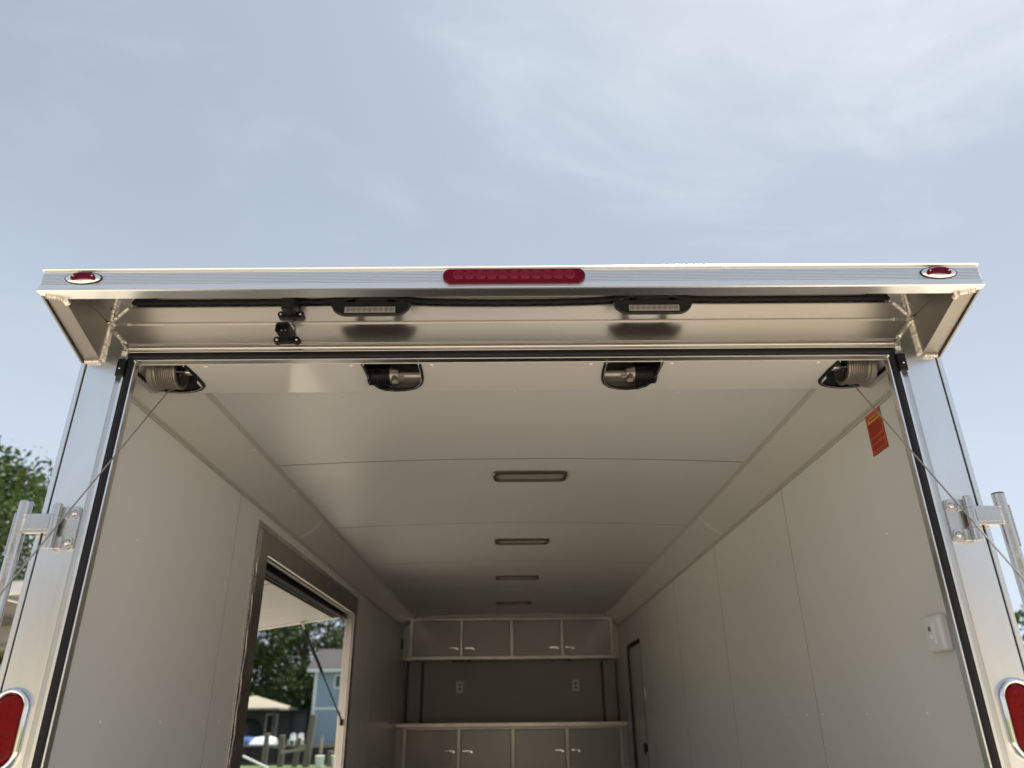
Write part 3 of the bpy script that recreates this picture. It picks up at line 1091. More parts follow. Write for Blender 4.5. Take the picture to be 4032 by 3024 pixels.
box(b, -1.190, 1.190, 1.968, 2.1705, ZP + 0.108, ZP + 0.112)
box(b, -1.190, 1.190, 2.1675, 2.1705, ZP + 0.004, ZP + 0.107)
for x in (-1.186, -0.965, -0.47, -0.262, 0.262, 0.47, 0.965, 1.186):
    box(b, x - 0.0015, x + 0.0015, 1.968, 2.167, ZP + 0.004, ZP + 0.107)
part('spring_housing', b, DARKW)  # dark colour stands in for the shade inside the metal housing
# bright mill back plate inside the two middle recesses
for s in (-1, 1):
    b = BM()
    box(b, s * 0.266, s * 0.400, 2.150, 2.1665, ZP + 0.004, ZP + 0.100)
    box(b, s * 0.266, s * 0.400, 2.140, 2.149, ZP + 0.026, ZP + 0.032, 0.001)
    part('mounting_plate', b, ALY)
    b = BM()
    pts = []
    for i in range(13 * 14 + 1):
        a = i / 14 * 2 * math.pi
        pts.append((s * (0.456 - 0.0054 * i / 14), 2.090 + 0.029 * math.cos(a), ZP + 0.018 + 0.029 * math.sin(a)))
    tube(b, pts, 0.0024, 6)
    part('torsion_spring', b, PLASTIC)
    b = BM()
    cyl(b, (s * 0.268, 2.090, ZP + 0.018), (s * 0.46, 2.090, ZP + 0.018), 0.0125, None, 14)
    part('torsion_shaft', b, DRUMM)
    b = BM()
    cyl(b, (s * 0.388, 2.090, ZP + 0.018), (s * 0.360, 2.090, ZP + 0.018), 0.0270, 0.0205, 12)
    cyl(b, (s * 0.372, 2.075, ZP + 0.005), (s * 0.368, 2.062, ZP - 0.016), 0.0095, 0.0085, 6)
    cyl(b, (s * 0.364, 2.090, ZP + 0.018), (s * 0.364, 2.070, ZP - 0.014), 0.0075, 0.0065, 6)
    cyl(b, (s * 0.358, 2.070, ZP + 0.002), (s * 0.343, 2.070, ZP + 0.002), 0.0065, None, 6)
    part('winding_cone', b, DRUMM)
    # cable drums in the corners
    b = BM()
    pr, ax = [], (2.082, ZP + 0.032)
    for x, rr in ((1.046, 0.046), (1.046, 0.057), (1.050, 0.057)):
        pr.append((x, rr))
    x = 1.0515
    while x < 1.108:
        pr += [(x, 0.0540), (x + 0.0022, 0.0500), (x + 0.0036, 0.0540)]
        x += 0.0058
    pr += [(1.113, 0.055), (1.115, 0.062), (1.128, 0.064), (1.133, 0.061), (1.133, 0.03)]
    loft(b, [[(s * x, ax[0] + rr * math.cos(a), ax[1] + rr * math.sin(a)) for a in np.linspace(0, 2 * math.pi, 40, endpoint=False)] for x, rr in pr], cap=False)
    dr = part('cable_drum', b, DRUMM, sharp=30)
    b = BM()
    for a in (20, 110, 200, 290):
        tube(b, [(s * 1.056, ax[0] + 0.008 * math.cos(R(a)), ax[1] + 0.008 * math.sin(R(a))), (s * 1.048, ax[0] + 0.05 * math.cos(R(a)), ax[1] + 0.05 * math.sin(R(a)))], 0.0028, 6)
    cyl(b, (s * 0.97, ax[0], ax[1]), (s * 1.06, ax[0], ax[1]), 0.0115, None, 12)
    part('spokes', b, STEEL, dr)
    b = BM()
    P0 = Vector((s * 1.0865, 2.105, H + 0.9550))
    P1 = Vector((s * 1.170, 0.60, 0.235))
    tube(b, [P0 + Vector((0, 0.035, 0.02)), P0, P1], 0.0021, 8)
    part('lift_cable', b, CABLEM)
    b = BM()
    box(b, s * 0.992, s * 1.004, 2.105, 2.14, ZP + 0.004, ZP + 0.024, 0.002)
    part('bearing_bracket', b, SWITCHM)

# ---- service opening: frame, seal, flip-up awning and gas strut
b = BM()
x0, x1 = -WX - 0.001, -WX + 0.0035
for y0, y1, z0, z1 in ((3.446, OY0, 0.86, H + 0.882), (OY1, 5.945, 0.86, H + 0.882), (OY0 + 0.0002, OY1 - 0.0002, OZ1, H + 0.882)):
    box(b, x0, x1, y0, y1, z0, z1, 0.001)
fr = part('opening_frame', b, FRAMEM, label='flat aluminium surround of the side service opening')
b = BM()
box(b, -WX + 0.0035, -WX + 0.0070, 3.448, 3.508, 0.86, H + 0.846, 0.0015)
tube(b, [(-WX + 0.0065, 3.478 + 0.006 * math.sin(z * 37) + 0.003 * math.sin(z * 91), z) for z in np.linspace(0.86, H + 0.84, 60)], 0.0035, 6)  # wavy bead modelled in place of a rippled reflection on the strip
box(b, -WX + 0.0035, -WX + 0.0060, 3.448, 5.94, H + 0.852, H + 0.880, 0.001)
part('edge_angle', b, STEEL, fr)
b = BM()
box(b, -1.275, -WX - 0.0012, OY1, OY1 + 0.006, OZ0, OZ1 - 0.0005)
box(b, -1.275, -WX - 0.0012, OY0 - 0.006, OY0, OZ0, OZ1 - 0.0005)
box(b, -1.275, -WX - 0.0012, OY0, OY1, OZ1, OZ1 + 0.006)
for dx in (-0.236, -0.245, -0.254):
    box(b, -1.0 + dx - 0.0015, -1.0 + dx + 0.0015, OY1 - 0.003, OY1 + 0.001, OZ0, OZ1 - 0.004, 0.0008)
    box(b, -1.0 + dx - 0.0015, -1.0 + dx + 0.0015, OY0, OY1 - 0.004, OZ1 - 0.003, OZ1 + 0.001, 0.0008)
part('opening_jamb', b, ALX, fr)
b = BM()
prism(b, [(-1.272, H + 0.748), (-1.272, H + 0.716), (-1.292, H + 0.704), (-1.305, H + 0.722), (-1.300, H + 0.752)], 'Y', OY0 - 0.02, OY1 + 0.01, 0.002)
part('opening_seal', b, RUBBER, fr)
for y, txt in ((4.485, 'S'), (5.287, 'S')):  # raised S-shaped marks on the top strip of the surround
    m4 = Matrix.Translation((-WX + 0.0042, y, H + 0.786)) @ Matrix.Rotation(R(90), 4, 'Z') @ Matrix.Rotation(R(90), 4, 'X')
    text_mesh('s_mark', txt, 0.062, STEEL, fr, m4, 0.0012)
# latch plate on the near jamb
b = BM()
prism(b, [(-1.262, H + 0.046), (-1.234, H + 0.004), (-1.262, H - 0.040)], 'Y', OY0 + 0.001, OY0 + 0.010, 0.001)
lp = part('latch_plate', b, STEEL)
for z in (0.018, -0.012):
    b = BM()
    tube(b, [(-1.254 + 0.005 * math.cos(a), OY0 + 0.011, H + z + 0.005 * math.sin(a)) for a in np.linspace(0, 2 * math.pi, 12, endpoint=False)], 0.0012, 5, closed=True)
    part('hole_rim', b, PLASTIC, lp)
# awning
aw = Vector((-1.300, 0, H + 0.737))
sl = 0.139


def awn(x, dz=0.0):
    return aw.z + sl * (x - aw.x) + dz


AX1 = -2.500
b = BM()
prism(b, [(-1.305, awn(-1.305)), (AX1, awn(AX1)), (AX1, awn(AX1, 0.030)), (-1.305, awn(-1.305, 0.030))], 'Y', OY0 - 0.01, OY1 + 0.015)
ad = part('awning_door', b, AWNM, label='service door propped open as an awning')
b = BM()
for y0, y1 in ((OY0 - 0.02, OY0 + 0.018), (OY1 - 0.005, OY1 + 0.028)):
    prism(b, [(-1.312, awn(-1.312, -0.010)), (AX1 - 0.008, awn(AX1, -0.012)), (AX1 - 0.008, awn(AX1, 0.034)), (-1.312, awn(-1.312, 0.034))], 'Y', y0, y1, 0.002)
prism(b, [(AX1 + 0.03, awn(AX1, -0.013)), (AX1 - 0.010, awn(AX1, -0.014)), (AX1 - 0.010, awn(AX1, 0.036)), (AX1 + 0.03, awn(AX1 + 0.03, 0.032))], 'Y', OY0 - 0.022, OY1 + 0.03, 0.002)
part('edge_frame', b, WHITEP, ad)
b = BM()
for x in (-1.335, -1.362):
    prism(b, [(x, awn(x, -0.002)), (x - 0.010, awn(x - 0.010, -0.002)), (x - 0.010, awn(x - 0.010, -0.011)), (x, awn(x, -0.011))], 'Y', OY0, OY1, 0.001)
for y in (4.3,):
    prism(b, [(-1.38, awn(-1.38, -0.0012)), (AX1 + 0.03, awn(AX1 + 0.03, -0.0012)), (AX1 + 0.03, awn(AX1 + 0.03, 0.001)), (-1.38, awn(-1.38, 0.001))], 'Y', y, y + 0.010)
part('hinge_rail', b, GAPM, ad)
b = BM()
for y in np.arange(OY0 + 0.12, OY1, 0.24):
    dome(b, (-1.352, y, awn(-1.352, -0.002)), 0.006, 0.004, (0, 0, -1), 8, 2)
part('rail_screws', b, STEEL, ad)
# gas strut
g0, g1 = Vector((-1.240, OY1 - 0.012, H + 0.0)), Vector((-1.600, OY1 - 0.015, awn(-1.600, -0.012)))
b = BM()
tube(b, [g0, g0.lerp(g1, 0.52)], 0.0052, 10)
gs = part('gas_strut', b, PLASTIC)
b = BM()
tube(b, [g0.lerp(g1, 0.48), g0.lerp(g1, 0.93)], 0.0115, 12)
part('cylinder', b, PLASTIC, gs)
b = BM()
cyl(b, g0 + Vector((0, 0.012, 0)), g0 + Vector((0, -0.012, 0)), 0.011, None, 10)
box(b, g0.x - 0.012, g0.x + 0.012, g0.y - 0.008, g0.y + 0.010, g0.z - 0.03, g0.z + 0.012, 0.002)
part('ball_joint', b, PLASTIC, gs)
b = BM()
tube(b, [g0.lerp(g1, 0.92), g1], 0.006, 8)
cyl(b, g1 + Vector((0, 0.015, 0)), g1 + Vector((0, -0.015, 0)), 0.014, None, 10)
part('upper_bracket', b, STEEL, gs)

# ---- side door in the right wall
def door_outline(m, r):
    y0, y1, z0, z1 = DY0 + m, DY1 - m, FL - 0.0 + m, DZ1 - m
    p = [(y0, z0), (y1, z0)]
    for i in range(7):
        a = R(90 * i / 6)
        p.append((y1 - r + r * math.cos(a), z1 - r + r * math.sin(a)))
    for i in range(7):
        a = R(90 + 90 * i / 6)
        p.append((y0 + r + r * math.cos(a), z1 - r + r * math.sin(a)))
    return p


b = BM()
prism(b, door_outline(0.030, 0.05), 'X', 1.236, 1.262)
sd = part('side_door', b, WALLM)
b = BM()
loft(b, [[(x, y, z) for y, z in door_outline(m, 0.07 - m)] for x, m in ((1.2075, 0.0), (1.2075, 0.014), (1.230, 0.016), (1.2340, 0.034), (1.2640, 0.034), (1.2640, 0.0))], cap=False)
part('door_gasket', b, RUBBER, sd)
b = BM()
box(b, 1.205, 1.236, DY0 + 0.055, DY0 + 0.115, H - 0.275, H - 0.215, 0.004)
box(b, 1.190, 1.206, DY0 + 0.065, DY0 + 0.10, H - 0.30, H - 0.20, 0.003)
part('door_latch', b, PLASTIC, sd)

# front lining above and between the cabinets
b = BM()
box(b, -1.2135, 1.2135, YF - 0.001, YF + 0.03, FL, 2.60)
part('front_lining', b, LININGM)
for x in (-1.183, -1.010, 1.041, 1.206):
    b = BM()
    box(b, x - 0.016, x + 0.016, YF - 0.010, YF - 0.0015, H - 0.03, H + 0.600, 0.001)
    tr = part('shelf_track', b, TRACKM)
    b = BM()
    for k in range(24):
        z = H + 0.0 + k * 0.025
        box(b, x - 0.003, x + 0.003, YF - 0.0108, YF - 0.0098, z, z + 0.014)
    part('track_slots', b, DARKSLOT, tr)

# ================================================================== THINGS INSIDE THE TRAILER
# ceiling lamps
def ceiling_lamp(loc, label):
    t = empty('ceiling_light', loc, label, 'ceiling light', 'ceiling lights down the middle of the trailer')
    x, y, z = loc
    b = BM()
    n0, n1 = rrect(x, y, 0.183, 0.074, 0.036, 6), rrect(x, y, 0.177, 0.068, 0.032, 6)
    n2 = rrect(x, y, 0.166, 0.056, 0.024, 6)
    loft(b, [[(p[0], p[1], z + 0.004) for p in n0], [(p[0], p[1], z - 0.010) for p in n0], [(p[0], p[1], z - 0.016) for p in n1], [(p[0], p[1], z - 0.016) for p in n2], [(p[0], p[1], z + 0.006) for p in n2]], cap=False)
    obj('rim', b, BEZELM, t)
    b = BM()
    prism(b, rrect(x, y, 0.1655, 0.0555, 0.0235, 6), 'Z', z - 0.004, z + 0.004)
    obj('diffuser', b, DIFFUSER, t)
    return t


zt = ceil_z(0.07) + 0.002
cl = ceiling_lamp((0.092, 3.45, zt), 'rounded oblong ceiling light nearest the open rear end, bronze rim')
for x, y, lab in ((0.072, 4.90, 'second ceiling light from the rear, with grey cover and dark rim'),
                  (0.054, 6.28, 'third ceiling light from the rear, thin dark oblong'),
                  (0.030, 7.76, 'farthest ceiling light, closest to the upper cabinet doors')):
    c = copy_tree(cl, (x, y, zt))
    c['label'] = lab

# warning label hanging from the cove trim on the right wall
s1 = empty('warning_label', (WX - 0.002, 2.262, H + 0.86), 'orange warning label with yellow heading on the right wall behind the cable', 'label')
b = BM()
ys = np.linspace(2.2115, 2.3130, 9)
nv = []
for iz, z in enumerate(np.linspace(H + 0.788, H + 0.937, 9)):
    row = []
    for y in ys:
        curl = 0.0
        row.append(b.verts.new((WX - 0.0012 - curl, y, z)))
    nv.append(row)
for i in range(8):
    for j in range(8):
        b.faces.new((nv[i][j], nv[i][j + 1], nv[i + 1][j + 1], nv[i + 1][j]))
g = bmesh.ops.extrude_face_region(b, geom=b.faces[:])
bmesh.ops.translate(b, verts=[v for v in g['geom'] if isinstance(v, bmesh.types.BMVert)], vec=(-0.0004, 0, 0))
obj('sheet', b, ORANGE, s1)
rot = Matrix.Rotation(R(-90), 4, 'Z') @ Matrix.Rotation(R(90), 4, 'X')
b = BM()
lab = [(y, z) for y, z in rrect(2.256, H + 0.9045, 0.030, 0.0075, 0.0025)]
prism(b, [(y, z) for y, z in lab], 'X', WX - 0.0024, WX - 0.0018)
for cy in (2.296, 2.217):
    prism(b, [(cy - 0.0085, H + 0.897), (cy + 0.0085, H + 0.897), (cy, H + 0.913)], 'X', WX - 0.0024, WX - 0.0018)
obj('heading_panel', b, YELLOW, s1)
text_mesh('heading', 'WARNING', 0.0128, BLACKP, s1, Matrix.Translation((WX - 0.0028, 2.256, H + 0.9045)) @ rot, 0.0001, 0.0003)
for cy in (2.296, 2.217):
    text_mesh('warning_sign', '!', 0.012, BLACKP, s1, Matrix.Translation((WX - 0.0028, cy, H + 0.9035)) @ rot, 0.0001, 0.0003)
b = BM()
random.seed(3)
z = H + 0.890
line = 0
while z > H + 0.803:
    gap = line in (11, 16)
    if not gap:
        y = 2.306
        end = 2.2195 + random.choice((0, 0, 0.004, 0.012)) + (0.03 if line in (10, 15) else 0)
        while y > end:
            w = random.uniform(0.003, 0.0085)
            prism(b, [(y, z), (max(y - w, end), z), (max(y - w, end), z + 0.0019), (y, z + 0.0019)], 'X', WX - 0.0024, WX - 0.0018)
            y -= w + 0.0014
    z -= 0.0043
    line += 1
pt = obj('fine_print', b, PRINT, s1)
b = BM()
for y in np.arange(2.226, 2.296, 0.011):
    box(b, WX - 0.0024, WX - 0.0018, y, y + 0.008, H + 0.7935, H + 0.7965)
obj('bottom_line', b, PRINT, s1)
b = BM()
for y0, y1, z0, z1 in ((2.2108, 2.3138, H + 0.7868, H + 0.7884), (2.2108, 2.3138, H + 0.9366, H + 0.9380), (2.2102, 2.2116, H + 0.787, H + 0.938), (2.3129, 2.3142, H + 0.787, H + 0.93)):
    box(b, WX - 0.0022, WX - 0.0008, y0, y1, z0, z1)
obj('border', b, BLACKP, s1)

# light switch box by the right jamb
s2 = empty('light_switch', (WX, 2.165, H + 0.21), 'grey white surface mounted light switch on the right wall beside the jamb', 'switch')
b = BM()
box(b, WX - 0.030, WX - 0.0003, 2.118, 2.206, H + 0.160, H + 0.258, 0.010, 3)
obj('housing', b, SWITCHM, s2)
b = BM()
box(b, WX - 0.0325, WX - 0.028, 2.152, 2.184, H + 0.180, H + 0.238, 0.0015)
obj('switch_plate', b, SWITCHM, s2)
for z in (0.200, 0.222):
    b = BM()
    prism(b, [(WX - 0.032, 2.163), (WX - 0.0395, 2.164), (WX - 0.035, 2.173), (WX - 0.032, 2.174)], 'Z', H + z - 0.006, H + z + 0.006, 0.001)
    obj('toggle', b, DARKSLOT if z > 0.21 else SWITCHM, s2)
# small switch plate by the side door
s3 = empty('switch_plate', (WX, 7.16, H + 0.20), 'small pale switch plate on the right wall just before the side door', 'switch')
b = BM()
box(b, WX - 0.008, WX - 0.0003, 7.125, 7.195, H + 0.145, H + 0.255, 0.003)
obj('plate', b, SWITCHM, s3)
b = BM()
box(b, WX - 0.014, WX - 0.0075, 7.153, 7.167, H + 0.187, H + 0.213, 0.002)
obj('toggle', b, SWITCHM, s3)

# cabinets
YU = 8.565


def cab_door(t, x0, x1, z0, z1, y, hx0, hx1, hz):
    b = BM()
    box(b, x0 + 0.004, x1 - 0.004, y + 0.004, y + 0.022, z0 + 0.004, z1 - 0.004, 0.002)
    d = obj('cabinet_door', b, CABM, t, origin=((x0 + x1) / 2, y, (z0 + z1) / 2))
    b = BM()
    box(b, hx0, hx1, y - 0.022, y + 0.004, hz + 0.002, hz + 0.015, 0.003)
    box(b, hx1 - 0.018, hx1, y - 0.022, y + 0.004, hz - 0.012, hz + 0.014, 0.003)
    obj('handle', b, CHROME, d)
    return d


wc = empty('wall_cabinet', (0.01, YF, H + 0.60), 'wide upper cabinet with four pale doors under the ceiling at the far end', 'cabinet')
UD = [(-1.091, -0.568), (-0.533, -0.009), (0.031, 0.551), (0.589, 1.107)]
b = BM()
box(b, -1.195, 1.195, YU + 0.03, YF - 0.003, H + 0.606, H + 0.945)
box(b, -1.07, 1.07, YU + 0.03, YF - 0.003, H + 0.945, H + 1.05)
obj('carcass', b, CABBOX, wc)
b = BM()
xs = np.linspace(-1.07, 1.07, 13)
prism(b, [(x, ceil_z(x) - 0.001) for x in xs] + [(1.07, H + 1.0435), (-1.07, H + 1.0435)], 'Y', YU + 0.004, YU + 0.02)
obj('top_filler', b, CABBOX, wc)
for s in (-1, 1):
    b = BM()
    cxs = [(s * 1.131, H + 0.602), (s * 1.204, H + 0.602), (s * 1.204, H + 0.930), (s * 1.175, H + 0.968), (s * 1.131, H + 0.985)]
    prism(b, cxs, 'Y', YU + 0.012, YU + 0.029)
    obj('side_filler', b, CABBOX, wc)
b = BM()
box(b, -1.131, 1.142, YU - 0.006, YU + 0.02, H + 1.014, H + 1.043, 0.002)
obj('top_rail', b, DULL, wc)
b = BM()
box(b, -1.150, 1.162, YU - 0.006, YU + 0.02, H + 0.603, H + 0.639, 0.002)
obj('bottom_rail', b, DULL, wc)
for x0, x1 in ((-1.130, -1.092), (-0.567, -0.534), (-0.008, 0.030), (0.552, 0.588), (1.108, 1.141)):
    b = BM()
    box(b, x0, x1, YU - 0.0055, YU + 0.02, H + 0.6395, H + 1.0135, 0.002)
    obj('stile', b, DULL, wc)
b = BM()
box(b, -1.10, 1.11, YU + 0.024, YU + 0.029, H + 0.63, H + 1.02)
obj('door_gap', b, GAPM, wc)
for (x0, x1), (h0, h1) in zip(UD, ((-0.681, -0.583), (-0.508, -0.405), (0.430, 0.530), (0.606, 0.700))):
    cab_door(wc, x0, x1, H + 0.639, H + 1.014, YU, h0, h1, H + 0.714)

bc = empty('base_cabinet', (0.01, YF, FL), 'lower cabinet with four pale doors below the metal edged counter', 'cabinet')
YB, YC = 8.400, 8.345
LD = [(-1.088, -0.569), (-0.529, -0.008), (0.036, 0.556), (0.597, 1.119)]
b = BM()
box(b, -1.200, 1.200, YB + 0.03, YF - 0.003, FL + 0.002, H - 0.075)
obj('carcass', b, CABBOX, bc)
for s in (-1, 1):
    b = BM()
    box(b, s * 1.135, s * 1.206, YB + 0.010, YB + 0.029, FL + 0.002, H - 0.0745, 0.001)
    obj('side_filler', b, CABBOX, bc)
b = BM()
box(b, -1.134, 1.134, YB - 0.006, YB + 0.02, H - 0.0935, H - 0.073, 0.002)
obj('top_rail', b, DULL, bc)
for x0, x1 in ((-1.132, -1.089), (-0.568, -0.530), (-0.007, 0.035), (0.557, 0.596), (1.120, 1.155)):
    b = BM()
    box(b, x0, x1, YB - 0.0055, YB + 0.02, FL + 0.05, H - 0.094, 0.002)
    obj('stile', b, DULL, bc)
b = BM()
box(b, -1.10, 1.11, YB + 0.024, YB + 0.029, FL + 0.02, H - 0.09)
obj('door_gap', b, GAPM, bc)
for (x0, x1), (h0, h1) in zip(LD, ((-0.690, -0.588), (-0.506, -0.405), (0.440, 0.535), (0.612, 0.705))):
    cab_door(bc, x0, x1, FL + 0.06, H - 0.094, YB, h0, h1, H - 0.300)
b = BM()
box(b, -1.2055, 1.2055, YC, YF - 0.003, H - 0.070, H - 0.030, 0.003)
obj('counter_top', b, COUNTERM, bc)

# under-cabinet lamps
for x, lab in ((-0.548, 'black low lamp under the left half of the upper cabinet'), (0.561, 'black low lamp under the right half of the upper cabinet')):
    t = empty('under_cabinet_light', (x, YU + 0.10, H + 0.603), lab, 'lamp', 'lamps under the upper cabinet')
    b = BM()
    prism(b, rrect(x, YU + 0.08, 0.104, 0.045, 0.03), 'Z', H + 0.584, H + 0.6025, 0.003)
    obj('body', b, PLASTIC, t)
    b = BM()
    prism(b, rrect(x, YU + 0.08, 0.085, 0.030, 0.02), 'Z', H + 0.581, H + 0.5845)
    obj('lens', b, DIFFUSER, t)

# wall sockets
def socket(x, z, lab):
    t = empty('wall_socket', (x, YF - 0.001, z), lab, 'outlet', 'outlets on the far wall')
    b = BM()
    box(b, x - 0.038, x + 0.038, YF - 0.008, YF - 0.0015, z - 0.060, z + 0.060, 0.002)
    obj('plate', b, SWITCHM, t)
    for dz in (-0.022, 0.022):
        b = BM()
        prism(b, [(x + px, z + dz + pz) for px, pz in stadium(0, 0, 0.017, 0.014)], 'Y', YF - 0.0105, YF - 0.0075)
        obj('receptacle', b, DARKSLOT, t)
    return t


socket(-0.583, H + 0.340, 'pale double outlet on the left of the wall between the cabinets')
socket(0.733, H + 0.345, 'pale double outlet on the right of the wall between the cabinets')
# dark clip at the left end of the upper cabinet
t = empty('wall_clip', (-WX, 8.52, H + 0.77), 'small black plate on the left wall beside the upper cabinet', 'plate')
b = BM()
box(b, -WX + 0.0003, -WX + 0.020, 8.50, 8.545, H + 0.715, H + 0.815, 0.004)
obj('plate', b, PLASTIC, t)

# ================================================================== BACKGROUND
def leaf_cloud(centres, n, spread, size, seed, flat=0.75):
    g = np.random.default_rng(seed)
    c = centres[g.integers(0, len(centres), n)]
    p = c[:, :3] + g.normal(0, 1, (n, 3)) * (c[:, 3:4] * spread) * np.array([1, 1, flat])
    u = g.normal(0, 1, (n, 3))
    u /= np.linalg.norm(u, axis=1, keepdims=True)
    w = np.cross(u, g.normal(0, 1, (n, 3)))
    w /= np.linalg.norm(w, axis=1, keepdims=True)
    s = size * g.uniform(0.6, 1.35, (n, 1))
    a, b_, c_, d = p + u * s, p + w * s * 0.42, p - u * s, p - w * s * 0.42
    v = np.stack([a, b_, c_, d], 1).reshape(-1, 3)
    return v


def tree(loc, h, crown_r, label, group, leaf, n, size, seed, trunk_r=0.22, base=0.28, nbranch=38, spread=0.8):
    g = np.random.default_rng(seed)
    t = empty('tree', loc, label, 'tree', group)
    L = np.array(loc)
    b = BM()
    top = L + np.array([g.uniform(-0.4, 0.4), g.uniform(-0.4, 0.4), h * 0.86])
    tr = [L + (top - L) * k / 7 + np.array([math.sin(k * 1.3 + seed) * 0.10, math.cos(k * 1.7 + seed) * 0.10, 0]) * (k > 0) for k in range(8)]
    tube(b, tr, 0.2, 9, rad=[trunk_r * (1 - 0.11 * k) + 0.015 for k in range(8)])
    centres = []
    for i in range(nbranch):
        f = base + (1 - base) * (i + g.uniform(0, 1)) / nbranch
        k = min(6, int(f * 0.86 * 7 / 0.86 * 0.98))
        q = f * 7 - k
        st = tr[k] + (tr[min(7, k + 1)] - tr[k]) * min(1, max(0, q))
        az = i * 2.399 + g.uniform(-0.4, 0.4)
        prof = math.sin(min(1.0, (f - base) / (1 - base) * 0.86 + 0.16) * math.pi) ** 0.6
        ln = crown_r * prof * g.uniform(0.55, 1.1)
        en = st + np.array([math.cos(az) * ln, math.sin(az) * ln, ln * g.uniform(0.15, 0.75)])
        mid = (st + en) / 2 + np.array([0, 0, ln * 0.08])
        tube(b, [st, mid, en], 0.05, 5, rad=[trunk_r * 0.30 * (1.1 - f) + 0.02, trunk_r * 0.18 * (1.1 - f) + 0.014, 0.008])
        for q in (0.55, 0.8, 1.0):
            p = st + (en - st) * q + g.normal(0, 0.12 * ln + 0.05, 3)
            centres.append((*p, crown_r * g.uniform(0.10, 0.24)))
    obj('trunk', b, BARK, t)
    v = leaf_cloud(np.array(centres), n, spread, size, seed + 1) - L
    me = bpy.data.meshes.new('crown')
    f = np.arange(len(v)).reshape(-1, 4)
    me.from_pydata(v.tolist(), [], f.tolist())
    me.materials.append(leaf)
    o = bpy.data.objects.new('crown', me)
    COL.objects.link(o)
    o.parent = t
    return t


tree((-11.6, 15.6, 0), 7.75, 3.3, 'leafy green tree standing left of the trailer, tallest beside the pillar', 'trees around the yard', LEAF1, 27000, 0.080, 11, base=0.10, nbranch=90, spread=0.50)
tree((-14.6, 17.5, 0), 7.2, 3.0, 'leafy green tree at the left edge behind the gate tube', 'trees around the yard', LEAF1, 20000, 0.080, 12, base=0.10, nbranch=70, spread=0.50)
tree((14.55, 20.2, 0), 5.2, 1.3, 'tree at the right of the trailer showing only small sprigs', 'trees around the yard', LEAF2, 2500, 0.12, 14, 0.10, 0.3, 26)
tree((-17.6, 66, 0), 15.5, 5.6, 'tall leafy tree across the canal behind the cream gazebo', 'trees across the canal', LEAF1, 4500, 0.26, 21, 0.35, 0.10, 60, 0.6)
tree((-21.5, 70, 0), 15.0, 5.2, 'broad tree across the canal, leftmost in the service opening', 'trees across the canal', LEAF1, 4000, 0.26, 22, 0.35, 0.10, 50, 0.6)
tree((-13.2, 72, 0), 17.0, 5.5, 'tall tree rising directly behind the roof of the blue house', 'trees across the canal', LEAF1, 4500, 0.26, 23, 0.35, 0.10, 60, 0.6)
tree((-15.4, 61, 0), 6.2, 2.6, 'low dark bushy tree between the gazebo and the blue house', 'trees across the canal', LEAF2, 2600, 0.20, 24, 0.18, 0.05, 40, 0.7)
tree((-19.6, 63, 0), 7.5, 3.2, 'low green tree behind the left side of the gazebo', 'trees across the canal', LEAF1, 2600, 0.20, 25, 0.18, 0.05, 40, 0.7)

# blue house across the canal
hs = 56.0
hz = lambda z: H + z
bh = empty('house', (-9.5, hs, 0), 'blue two storey house with grey shingled roof across the canal', 'house')
b = BM()
box(b, -13.86, -4.5, hs + 0.03, hs + 5.2, 0.0, hz(3.28))
prism(b, [(hs + 0.03, hz(3.28)), (hs + 5.2, hz(3.28)), (hs + 2.6, hz(4.72))], 'X', -13.86, -4.5)
obj('wall', b, SIDING, bh)
k = 0
z = 0.15
while z < hz(3.2):
    if not (hz(0.70) < z < hz(0.90)):
        b = BM()
        segs = [(-13.72, -4.5)]
        if hz(2.02) < z + 0.1 < hz(3.05):
            segs = [(-13.72, -12.52), (-11.55, -4.5)]
        for x0, x1 in segs:
            prism(b, [(hs + 0.03, z), (hs - 0.012, z), (hs + 0.004, z + 0.172), (hs + 0.03, z + 0.172)], 'X', x0, x1)
        obj('siding_board', b, SIDING, bh)
    z += 0.178
b = BM()
prism(b, [(hs - 0.45, hz(3.36)), (hs + 2.6, hz(4.84)), (hs + 5.65, hz(3.36)), (hs + 5.65, hz(3.46)), (hs + 2.6, hz(4.96)), (hs - 0.45, hz(3.46))], 'X', -14.4, -4.2)
rf = obj('roof', b, ROOFM, bh)
b = BM()
box(b, -14.38, -4.2, hs - 0.50, hs - 0.43, hz(3.18), hz(3.42))
box(b, -14.3, -4.2, hs - 0.43, hs + 0.02, hz(3.24), hz(3.29))
obj('fascia', b, WHITEP, bh)
b = BM()
box(b, -13.92, -13.70, hs - 0.03, hs + 0.05, 0.0, hz(3.24))
obj('corner_board', b, WHITEP, bh)
b = BM()
box(b, -13.69, -4.5, hs - 0.025, hs + 0.03, hz(0.73), hz(0.90))
obj('belt_board', b, WHITEP, bh)
b = BM()
for x0, x1, z0, z1 in ((-12.50, -12.40, 2.10, 3.02), (-11.67, -11.57, 2.10, 3.02), (-12.40, -11.67, 2.94, 3.02), (-12.40, -11.67, 2.10, 2.20), (-12.08, -12.00, 2.20, 2.94)):
    box(b, x0, x1, hs - 0.05, hs + 0.03, hz(z0), hz(z1))
wd = obj('window', b, WHITEP, bh)
b = BM()
box(b, -12.40, -11.67, hs - 0.01, hs + 0.02, hz(2.2), hz(2.94))
obj('pane', b, GLASSD, wd)

